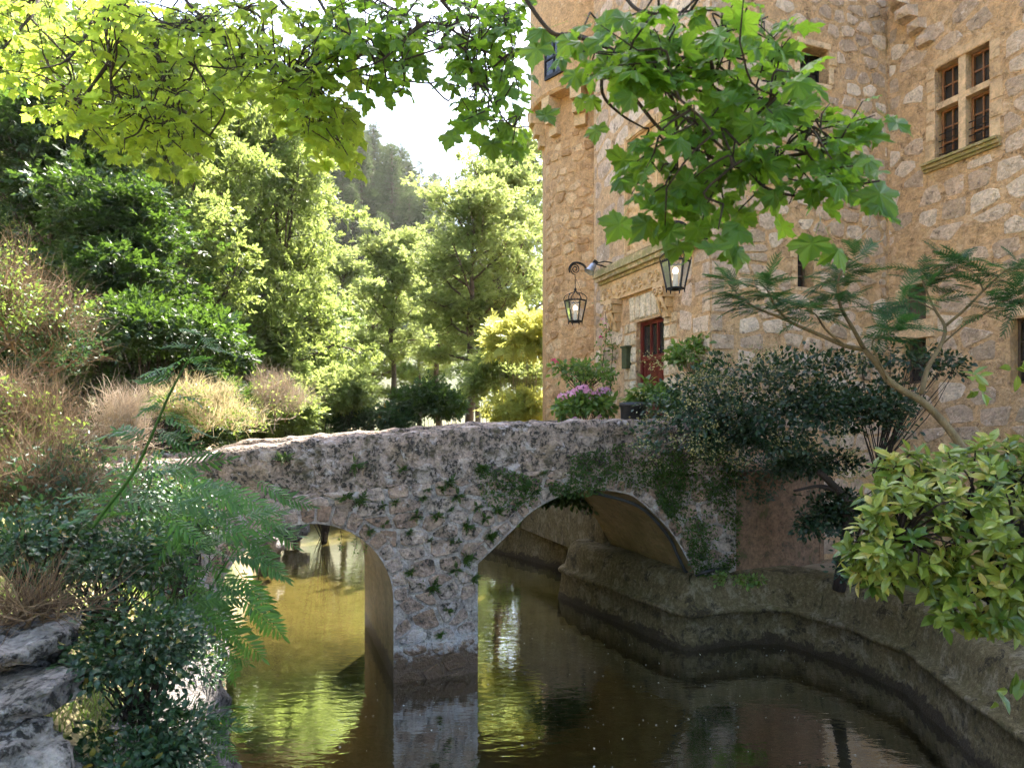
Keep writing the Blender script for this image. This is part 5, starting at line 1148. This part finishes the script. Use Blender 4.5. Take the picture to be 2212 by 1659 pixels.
# ================================================================ plants on the bridge
def tuft(seed, n=18):
    g = np.random.default_rng(seed); d = unit(g.normal(size=(n, 3)) * [1, .5, .8] + [0, -.7, .25]); pos = g.normal(size=(n, 3)) * .012; q = frond(5, g, .3, .30, .6, .1)
    V, F, T, U = scatter(q, pos, frames(d, unit(g.normal(size=(n, 3)) * .4 + [0, -.5, 1])), g.uniform(.09, .17, n), g.random(n) * .95); return mesh_data('wall_fern', V, [F], M['leaf_fern'], tint=T, uv=U)
TU = [tuft(k) for k in range(5)]
def Zb(pts): return zm(400, 900, 2.593, pts)
ferns = Zb([(960, 530), (1040, 540), (1240, 560), (1300, 440), (1170, 575), (1090, 720), (1180, 685), (1270, 670), (1440, 775), (1570, 780), (1390, 1030), (1310, 1140), (1650, 880), (1740, 370), (1560, 600), (1740, 570), (1400, 540), (1360, 640), (1660, 690), (1070, 610), (1500, 480), (1460, 1040), (1330, 960), (1510, 945), (1590, 945), (1690, 990), (1540, 1180), (1650, 1180), (1320, 730), (1480, 640), (1600, 520), (1320, 520), (1010, 340), (1280, 370), (600, 300), (820, 510), (1500, 1320), (1760, 650), (1790, 740), (1700, 860), (1420, 490), (1550, 440)])
ferns += zm(1000, 1000, 3.16, [(220, 130), (330, 230), (450, 270), (470, 370), (330, 430), (390, 500), (290, 600), (110, 520), (190, 400), (420, 310), (520, 240), (600, 290), (650, 160), (230, 530), (120, 750), (60, 640)])
for i, (u, v) in enumerate([q for k_, q in enumerate(ferns) if k_ % 4 != 3]):
    t_, z_ = on_s(u, v, -.03); o = place('wall_fern', TU[i % 5]); o.location = Vector(B(t_, -.03, z_)); sc = g5.uniform(.4, 1.0); o.scale = (sc, sc, sc); o.rotation_euler = (0, g5.uniform(-.5, .5), R(20) + g5.uniform(-.3, .3))
    tag(o, 'small fern tuft rooted in the joints of the bridge face', 'fern', 'ferns growing on the bridge')
def creeper(label, poly, n_, seed, lsize=.06, s_=-.05, thick=.07, mat='leaf_fern'):      # matted leaves over an area of the bridge face
    g = np.random.default_rng(seed); poly = np.array(poly, float); Q = []
    cl = [(g.uniform(poly[:, 0].min(), poly[:, 0].max()), g.uniform(poly[:, 1].min(), poly[:, 1].max())) for _ in range(60)]
    while len(Q) < n_:
        k = cl[g.integers(0, 60)]; u, v = k[0] + g.normal() * 16, k[1] + g.normal() * 16; ins = False
        for i in range(len(poly)):
            a, b = poly[i], poly[(i + 1) % len(poly)]
            if (a[1] > v) != (b[1] > v) and u < (b[0] - a[0]) * (v - a[1]) / (b[1] - a[1]) + a[0]: ins = not ins
        if ins: t_, z_ = on_s(u, v, s_); Q.append(B(t_, s_ - thick * (g.random() ** 1.5 - .3), z_))
    Q = np.array(Q); root = empty('creeper', Q.mean(0), label, 'creeper'); out = np.array([-P2[0], -P2[1], 0])
    d = unit(out * .5 + g.normal(size=(n_, 3)) * .7 + [0, 0, -.5]); foliage('foliage', RH, Q, frames(d, unit(out + [0, 0, .5] + g.normal(size=(n_, 3)) * .4)), lsize * g.uniform(.5, 1.3, n_), np.clip(g.normal(.45, .25, n_), 0, .97), M[mat], root)
creeper('creeping plant matted over the parapet above the larger arch', [(1225, 985), (1330, 960), (1470, 950), (1480, 1010), (1400, 1060), (1300, 1045), (1230, 1040)], 1700, 701)
creeper('dense dark creeper covering the bridge end beside the larger arch', [(1440, 960), (1535, 940), (1605, 960), (1600, 1120), (1596, 1215), (1570, 1240), (1500, 1248), (1480, 1170), (1420, 1080), (1400, 1040)], 5200, 702)
creeper('pale creeper hanging over the crown of the larger arch', [(1180, 1040), (1300, 1040), (1310, 1066), (1240, 1075), (1190, 1068)], 420, 703)
creeper('ferny creeper patch between the two arches', [(1020, 1000), (1090, 1010), (1180, 1040), (1150, 1090), (1080, 1110), (1040, 1080)], 900, 704, .05)
creeper('dark creeper hanging from the privet over the plaster wall', [(1540, 930), (1720, 960), (1700, 1040), (1640, 1090), (1560, 1060)], 1500, 705, .07, -.02, .25, 'leaf_privet')
# strands of ivy hanging in the small arch
for k, (u, v, L) in enumerate(((735, 1150, .32), (768, 1160, .28), (790, 1172, .2))):
    t_, z_ = on_s(u, v, .05); p0 = B(t_, .05, z_ + .03); iv = empty('ivy_strand', p0, 'thin strand of ivy hanging from the crown of the smaller arch', 'ivy', 'ivy strands in the smaller arch')
    mb = Mb(); pts = np.array([p0 + [.02 * math.sin(i), 0, -L * i / 5] for i in range(6)]); mb.tube(pts, .003, 4); mb.build('stem', M['bark_dark'], iv)
    n_ = 22; q = g5.random(n_); pos = p0 + np.column_stack([g5.normal(size=n_) * .02, g5.normal(size=n_) * .02, -L * q]); foliage('foliage', RH, pos, frames(rand_unit(g5, n_), rand_unit(g5, n_)), g5.uniform(.03, .055, n_), g5.random(n_) * .9, M['leaf_garden'], iv)
# floating petals and specks
n_ = 620; q = np.column_stack([g5.uniform(-2.6, 5, n_), g5.uniform(5.8, 14, n_)]); q = q[canal_sd(q) < -.15]; pr = (q - O2) @ A2; q = q[~((pr > -.05) & (pr < 1.42) & (((q - O2) @ P2) > -.06))]
n_ = len(q); a = g5.uniform(0, 6.28, n_); fr = frames(np.column_stack([np.cos(a), np.sin(a), np.zeros(n_)]), np.tile([0, 0, 1.], (n_, 1))); V, F, T, U = scatter(RH[0], np.column_stack([q, np.full(n_, .006)]), fr, .012 + .035 * g5.random(n_) ** 5, g5.random(n_) * .95)
tag(ob('floating_petals', V, F, M['speck'], tint=T), 'tiny pale petals drifting on the dark water', 'petals', kind='stuff')
# dark ivy and shrubs in the shade under the privet
for i, (u, v, d, w_, h, n_, lab) in enumerate([(1800, 1130, 11.6, .7, .55, 2600, 'dark shaded ivy mass on the ledge under the privet'), (1890, 1230, 10.2, .55, .4, 1700, 'shaded undergrowth on the ledge behind the laurel'), (1760, 1010, 11.9, .8, .4, 2000, 'deep green foliage hanging under the privet in front of the wall')]):
    bush('ivy', lab, 'ivy', at(u, v, d), (w_, .35, h), n_, OV, M['leaf_privet'], .08, 620 + i, clumps=50, clump_r=.22, stems=False)

bush('ivy', 'dark ivy hanging down behind the larger arch below the tower', 'ivy', at(1215, 1075, 15.2), (.75, .3, .5), 2400, OV, M['leaf_dark'], .12, 640, clumps=50, clump_r=.3, stems=False)
bush('ivy', 'mossy plants over the lit canal wall seen through the larger arch', 'ivy', at(1120, 1120, 20.6), (.9, .4, .3), 1200, OV, M['leaf_garden'], .12, 641, clumps=36, clump_r=.3, stems=False)
# ================================================================ near bank: rocks, shrubs, sumac
from mathutils import noise as mnoise
def rock(label, c, rad, seed, flat=1.):
    g = np.random.default_rng(seed); import bmesh
    bm = bmesh.new(); bmesh.ops.create_icosphere(bm, subdivisions=4, radius=1); off = Vector(g.uniform(-50, 50, 3)); X = np.array(rad)
    for v in bm.verts:
        p = v.co.copy(); k = 1 + .45 * mnoise.noise(p * 1.1 + off) + .22 * mnoise.noise(p * 2.7 + off) + .09 * mnoise.noise(p * 7 + off); q = Vector((p.x * abs(p.x) ** -.25 if abs(p.x) > .01 else 0, p.y * abs(p.y) ** -.25 if abs(p.y) > .01 else 0, p.z * abs(p.z) ** -.4 if abs(p.z) > .01 else 0))
        st = .05 * math.sin(9 * p.z + 3 * mnoise.noise(p * 2 + off)); v.co = Vector((q.x * k * X[0], q.y * k * X[1], (q.z * k + st) * X[2]))
    me = bpy.data.meshes.new('rock'); bm.to_mesh(me); bm.free(); a = me.attributes.new('tint', 'FLOAT', 'POINT'); a.data.foreach_set('value', np.full(len(me.vertices), g.random(), np.float32))
    me.polygons.foreach_set('use_smooth', np.ones(len(me.polygons), bool)); me.materials.append(M['rock']); o = place('rock', me); o.location = Vector(c); o.rotation_euler = (g.uniform(-.1, .1), g.uniform(-.12, .12), g.uniform(-.3, .3)); return tag(o, label, 'rock')
rock('upper pale limestone slab of the rock pile in the lower corner', at(0, 1390, 4.3), (.34, .3, .10), 801)
rock('dark pitted limestone slab jutting out below the upper slab', at(15, 1500, 4.1), (.36, .3, .10), 802)
rock('lowest whitish boulder in the lower corner', at(10, 1640, 3.9), (.33, .3, .18), 803)
rock('mossy stone wedged between the two slabs', at(70, 1440, 4.5), (.2, .22, .11), 804)
for i, (u, v, d, r, lab) in enumerate([(575, 1180, 19.0, .42, 'brown boulder at the water edge seen through the smaller arch'), (400, 1480, 8.2, .38, 'whitish stone at the water edge under the sumac leaves'), (640, 1148, 22.5, .4, 'sunlit pale rock behind the boulder seen through the smaller arch')]):
    rock(lab, at(u, v, d), (r, r * .8, r * .6), 810 + i)
twiggy('dry_roots', 'tangle of dry brown roots lying over the rock pile', at(60, 1320, 4.4), (.45, .25, .10), 500, M['twig_dry'], .35, .008, 820, dirz=0, bendy=.6, cat='roots')
# low bluish shrub mass hanging over the bank
for i, (u, v, d, w_, h, n_, lab) in enumerate([
    (300, 1420, 4.6, .42, .42, 2300, 'bluish green small-leaved shrub covering the bank beside the rocks'),
    (300, 1640, 4.3, .45, .32, 1700, 'low shrub mass at the bottom edge over the water'),
    (230, 1240, 5.2, .55, .40, 2300, 'green bramble-like shrub under the dry brush'),
    (80, 1180, 5.0, .50, .30, 1500, 'leafy shrub above the rock pile at the picture edge'),
    (400, 1180, 6.5, .5, .5, 1800, 'shaded shrub behind the sumac stems at the bridge end'),
    (415, 1470, 7.6, .42, .5, 1500, 'leafy shrub trailing over the stone bank to the water'),
    (330, 1080, 7.2, .6, .4, 1700, 'shrub filling the bank below the bare twigs')]):
    bush('bank_shrub', lab, 'shrub', at(u, v, d), (w_, w_, h), int(n_ * 1.5), OV, M['leaf_blue'], .048, 830 + i, clumps=60, clump_r=.2, hollow=.25)
# sumac with long pinnate leaves
gs = np.random.default_rng(91); FR = [frond(11, np.random.default_rng(k), .115, .25, .6, .12) for k in range(4)]
def sumac(label, stems, extra, limit):
    b = at(*stems[0][0]); root = empty('sumac', b - [0, 0, .1], label, 'shrub', 'sumac plants on the near bank'); mb = Mb(); P, D, Nn, S = [], [], [], []
    for st in stems:
        pts = smooth_path([at(*q) for q in st], 6); mb.tube(pts, [.014, .006], 6)
        for k in range(4, len(pts), 2):
            for sg in (-1, 1):
                if gs.random() < .15: continue
                d = unit(np.array([sg * gs.uniform(.5, 1), gs.uniform(-.6, .5), gs.uniform(-.15, .5)])); P.append(pts[k]); D.append(d); Nn.append(unit(np.array([0, -.35, 1]) + gs.normal(size=3) * .25)); S.append(gs.uniform(.34, .5) * (1 - .35 * k / len(pts)))
    for (u, v, d, du, dv, L) in extra:
        P.append(at(u, v, d)); e = at(u + du, v + dv, d + gs.uniform(-.15, .15)) - at(u, v, d); D.append(unit(e)); Nn.append(unit(np.array([0, -.75, .75]) + gs.normal(size=3) * .25)); S.append(L)
    mb.build('stem', M['leaf_sumac'], root, smooth=True); P, D, Nn, S = map(np.array, (P, D, Nn, S)); leaf_parts('frond', FR, P, frames(D, Nn), S, gs.random(len(P)) * .95, M['leaf_sumac'], root, limit)
    return root
Z4 = lambda pts, d: [(u, v, d) for u, v in zm(0, 570, 2.91, pts)]
sumac('tall arching sumac stem rising before the sunlit straw clump', [Z4([(600, 1750), (670, 1650), (860, 1400), (960, 1200), (1020, 1060), (1100, 880), (1200, 700), (1310, 520)], 4.7)], [], 60)
ex = []
for u, v, du, dv in [(430, 1130, 120, 40), (470, 1180, 150, 60), (460, 1240, 120, 60), (500, 1160, 140, 110), (480, 1280, 90, 60), (420, 1200, 100, 100), (380, 1120, -60, 60), (360, 1180, 80, 110), (440, 1080, 130, 0), (480, 1100, 150, 20), (400, 1050, 90, -20), (340, 1060, 60, 60), (420, 1300, 60, 70), (380, 1280, 90, 60), (530, 1120, 120, 60), (450, 1330, 40, 40), (350, 1240, -70, 60), (300, 1150, -60, 40), (330, 1000, 70, 30), (280, 1010, -60, 50), (500, 1230, 60, 120), (420, 1380, 60, 30), (360, 1350, -50, 50), (540, 1060, 110, 20), (520, 1035, 100, 40), (470, 1400, 20, 50)]:
    ex.append((u + 25, v, 5.6 + gs.uniform(-.5, .5), du, dv, gs.uniform(.40, .58)))
for k in range(26):
    u, v = gs.uniform(330, 520), gs.uniform(1020, 1330); a = gs.uniform(-.5, 1.1); ex.append((u, v, 5.4 + gs.uniform(-.5, .5), 100 * math.cos(a), 100 * math.sin(a), gs.uniform(.36, .56)))
sumac('spreading sumac with dark fronds hanging over the water at the bridge end', [[(330, 1500, 5.6), (360, 1350, 5.6), (400, 1200, 5.7), (450, 1120, 5.7)], [(330, 1500, 5.6), (330, 1300, 5.4), (300, 1150, 5.4), (330, 1020, 5.5)], [(380, 1420, 5.8), (450, 1280, 5.8), (520, 1170, 5.9)]], ex, 150)
ex = [(430 + gs.uniform(-30, 20), v, 4.6, gs.uniform(30, 70), gs.uniform(10, 60), gs.uniform(.25, .36)) for v in (1500, 1540, 1580, 1610, 1640, 1560, 1630)]
sumac('small bright sumac sprouts at the foot of the bank by the water', [[(400, 1660, 4.6), (420, 1600, 4.6), (440, 1540, 4.6)]], ex, 60)
# ================================================================ overhanging maple
gm = np.random.default_rng(95); ML = [maple(np.random.default_rng(k), c) for k, c in enumerate((.15, .4, .7, .3, .55, -.2))]
def D2(pts): return [(z * .3343, y * .3343) for z, y in pts]
Z2 = lambda pts: [((760 + x / 2.91) * .9727, y * .3343) for x, y in pts]; Z3 = lambda pts: zm(1514, 0, 2.91, pts)
def maple_branch(label, paths, polys, n_spray, leaf, mat, limit, d_rng, seed, extra=(), twig=.14, face=.55):
    g = np.random.default_rng(seed); P3 = [smooth_path([at(u, v, d) for u, v, d in p], 5) for p in paths]; root = empty('maple_branch', P3[0][0], label, 'branch', 'maple branches overhead'); mb = Mb()
    for p, q in zip(P3, paths): mb.tube(p, [.0075 * q[0][2] / 2.4, .0035], 6)
    for poly, wgt in polys:                           # finer boughs running out through the leaves
        poly_ = np.array(poly, float); c_ = poly_.mean(0)
        for k in range(int((22 if d_rng[0] > 2.5 else 5) * wgt)):
            e = c_ + (poly_[g.integers(0, len(poly_))] - c_) * g.uniform(.35, .95) + g.normal(size=2) * 25; d0, d1 = g.uniform(*d_rng, 2); j = g.integers(0, len(P3)); st = P3[j][g.integers(1, max(2, len(P3[j]) // 2))]
            en = at(e[0], e[1], d1)
            if np.linalg.norm(en - st) > 1.1: continue
            q = smooth_path([st, st * .6 + en * .4 + g.normal(size=3) * .06, st * .25 + en * .75 + g.normal(size=3) * .05, en], 4); P3.append(q); mb.tube(q, [.006, .003], 5)
    allp = np.concatenate(P3); P, D, Nn, S = [], [], [], []
    def spray_at(c, toward):
        axis = unit(toward + g.normal(size=3) * .35); m = g.integers(4, 7); a0 = c - axis * twig * .5
        mb.tube([a0, c, c + axis * twig * .5], [.0035, .002], 4); sd = unit(np.cross(axis, [0, 0, 1.]))
        for i in range(m):
            q = a0 + axis * twig * (i / (m - 1)); o = unit(sd * (1 if i % 2 else -1) + axis * .5 + g.normal(size=3) * .35) if i < m - 1 else axis
            L = leaf * g.uniform(.5, 1.25); dd = unit(o * [1, 1, .6] + [0, 0, -.42] + g.normal(size=3) * .2); nn = unit(np.array([0, -face, .85]) + g.normal(size=3) * .38); P.append(q + o * L * .6 + [0, 0, -.02]); D.append(dd); Nn.append(nn); S.append(L)
        return a0
    for poly, wgt in polys:
        poly = np.array(poly, float); n_ = int(n_spray * wgt); k = 0; tries = 0
        while k < n_ and tries < 20 * n_:
            tries += 1; u, v = g.uniform(poly[:, 0].min(), poly[:, 0].max()), g.uniform(poly[:, 1].min(), poly[:, 1].max()); ins = False
            for i in range(len(poly)):
                a, b = poly[i], poly[(i + 1) % len(poly)]
                if (a[1] > v) != (b[1] > v) and u < (b[0] - a[0]) * (v - a[1]) / (b[1] - a[1]) + a[0]: ins = not ins
            if not ins: continue
            c = at(u, v, g.uniform(*d_rng)); j = np.argsort(np.linalg.norm(allp - c, axis=1))[g.integers(0, 4)]; w_ = c - allp[j]; a0 = spray_at(c, unit(w_ + [0, 0, -.05])); k += 1
            if .1 < np.linalg.norm(w_) < .55: mb.tube(smooth_path([allp[j], (allp[j] + a0) / 2 + g.normal(size=3) * .03 + [0, 0, .02], a0], 3), [.005, .0035], 4)
    for (u, v, d, du, dv, L) in extra:
        P.append(at(u, v, d)); D.append(unit(at(u + du, v + dv, d - .03) - at(u, v, d))); Nn.append(unit(np.array([g.normal() * .3, -.75, .6]))); S.append(L * .72)
    mb.build('bough', M['bark_dark'], root, smooth=True); P, D, Nn, S = map(np.array, (P, D, Nn, S))
    leaf_parts('leaf', ML, P, frames(D, Nn), S, np.clip(g.normal(.5, .3, len(P)), 0, .97), mat, root, limit); return len(P)
def dd(pts, d0, d1): return [(u, v, d0 + (d1 - d0) * i / (len(pts) - 1)) for i, (u, v) in enumerate(pts)]
near_paths = [dd(Z2([(1150, -120), (1190, 0), (1350, 210), (1480, 225), (1600, 260), (1700, 360), (1760, 500), (1900, 650), (2050, 830), (2212, 930)]) + Z3([(240, 1040), (430, 1110), (520, 1200), (640, 1250), (800, 1275), (900, 1280), (1000, 1230), (1110, 1200), (1280, 1170)]), 2.6, 2.2),
    dd(Z2([(1480, 225), (1760, 330), (1900, 420), (2040, 500), (2100, 530), (2212, 545)]) + Z3([(100, 585), (230, 610)]), 2.5, 2.3), dd(Z3([(250, 1020), (380, 840), (530, 700), (620, 600)]), 2.35, 2.15),
    dd(Z3([(430, 1110), (560, 1045), (620, 1025), (720, 900), (850, 820)]), 2.3, 2.15), dd(Z3([(620, 1025), (830, 990), (990, 995)]), 2.3, 2.2), dd(Z2([(2090, 560), (2150, 700), (2160, 900), (2170, 1150)]), 2.4, 2.35), dd(Z2([(1700, 360), (1680, 600), (1800, 740), (1950, 830)]), 2.5, 2.6), dd(Z2([(1800, -60), (1900, 60), (2050, 90), (2300, 70)]), 2.5, 2.3)]
near_polys = [([(1240, 20), (1640, 0), (1680, 90), (1720, 200), (1850, 260), (1900, 330), (1880, 400), (1700, 420), (1640, 420), (1560, 470), (1450, 480), (1390, 410), (1340, 320), (1450, 300), (1400, 190), (1250, 120)], 1.)]
near_extra = [(1885, 400, 2.2, 60, 70, .17), (1760, 510, 2.2, -20, 50, .15), (1800, 525, 2.2, 30, 40, .13), (1560, 510, 2.25, 30, 60, .15), (1590, 530, 2.25, 10, 50, .12), (1850, 290, 2.15, 70, 20, .15), (1370, 60, 2.4, 20, 70, .16), (1165, 90, 2.6, -25, 70, .16), (1190, 60, 2.6, -60, 10, .15), (1470, 520, 2.3, -20, 40, .13), (1410, 470, 2.3, -40, 40, .15), (1350, 330, 2.4, -20, 60, .15), (1240, 150, 2.5, 10, 60, .12), (1730, 170, 2.15, 60, 30, .15), (1860, 330, 2.2, 60, 60, .14), (1290, 270, 2.55, -10, 50, .11), (1660, 240, 2.1, 70, -10, .16), (1640, 330, 2.1, 40, 60, .17), (1440, 400, 2.3, 50, 70, .17)]
NL = maple_branch('large-leaved green maple branch hanging in front of the castle wall', near_paths, near_polys, 120, .073, M['leaf_maple'], 300, (2.05, 2.6), 951, near_extra)
mid_paths = [dd(Z2([(560, -150), (640, 0), (750, 140), (800, 300), (840, 450), (900, 520), (950, 620), (930, 740)]), 3.6, 3.3), dd(Z2([(100, -100), (180, 0), (340, 110), (440, 115)]), 3.8, 3.6), dd(Z2([(-100, 350), (0, 450), (150, 550), (280, 640)]), 3.9, 3.7), dd(Z2([(800, 300), (950, 340), (1080, 420), (1150, 600)]), 3.5, 3.3), dd(Z2([(640, 0), (900, 60), (1050, 120), (1130, 250)]), 3.5, 3.4)]
mid_polys = [([(905, 0), (1120, 0), (1110, 110), (1105, 200), (1130, 280), (1090, 300), (1020, 280), (990, 220), (1020, 190), (980, 110), (940, 60)], .5), ([(700, 0), (900, 0), (905, 70), (880, 150), (840, 190), (790, 170), (700, 130)], .4)]
NM = maple_branch('maple branch drooping across the white sky gap', mid_paths, mid_polys, 150, .068, M['leaf_maple'], 220, (3.0, 4.0), 952, [(980, 285, 3.3, -25, 50, .15), (1060, 300, 3.3, 5, 50, .15), (1110, 310, 3.3, 20, 50, .15), (905, 140, 3.5, 10, 50, .12), (1170, 240, 3.2, 40, 50, .14)])
sun_paths = [dd([(-80, -170), (250, -130), (420, -110), (600, -100), (760, -120)], 3.7, 4.2), dd(D2([(900, -120), (810, 0), (600, 170), (530, 270), (420, 400), (240, 450)]), 3.8, 3.2), dd(D2([(660, -100), (670, 0), (680, 200), (710, 400), (715, 600)]), 3.7, 3.3), dd(D2([(800, 30), (980, 230), (1030, 430), (1100, 600), (1150, 680)]), 3.8, 3.4), dd(D2([(1150, -80), (1230, 40), (1390, 190), (1560, 370), (1650, 480)]), 4.2, 3.8), dd(D2([(1300, -80), (1430, 0), (1670, 100), (1710, 270), (1740, 400)]), 4.2, 3.9),
    dd(D2([(1740, -100), (1810, 0), (1930, 130), (2000, 300), (2130, 480)]), 4.2, 3.9), dd(D2([(2000, -120), (2060, 0), (2120, 120), (2160, 300), (2200, 420)]), 4.2, 3.9), dd(D2([(250, -80), (230, 60), (120, 200), (20, 320)]), 3.6, 3.2), dd(D2([(980, 230), (1200, 380), (1320, 520), (1390, 700)]), 3.8, 3.6), dd(D2([(710, 400), (560, 600), (430, 760)]), 3.5, 3.3), dd(D2([(1150, 680), (1250, 800), (1380, 900)]), 3.5, 3.4)]
sun_polys = [([(0, 0), (480, 0), (490, 120), (470, 200), (480, 290), (430, 320), (330, 330), (290, 320), (200, 300), (130, 290), (80, 200), (0, 180)], .62), ([(470, 0), (720, 0), (790, 160), (760, 330), (720, 330), (640, 270), (580, 220), (490, 190)], .42)]
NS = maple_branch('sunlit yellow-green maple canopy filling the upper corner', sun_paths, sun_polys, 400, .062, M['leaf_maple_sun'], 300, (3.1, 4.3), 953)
# ================================================================ the air of the valley
hz = bpy.data.materials.new('valley_haze'); hz.use_nodes = True; hn = hz.node_tree; hn.nodes.clear()
ho = hn.nodes.new('ShaderNodeOutputMaterial'); hv = hn.nodes.new('ShaderNodeVolumePrincipled'); hv.inputs['Color'].default_value = (1, .98, .95, 1); hv.inputs['Density'].default_value = .0002; hv.inputs['Anisotropy'].default_value = .55
hn.links.new(hv.outputs[0], ho.inputs['Volume'])
mb = Mb(); mb.box((10, 320, 44), (440, 0, 0), (0, 400, 0), (0, 0, 46)); tag(mb.build('haze', hz), 'thin sunlit haze filling the valley', 'haze', kind='stuff')
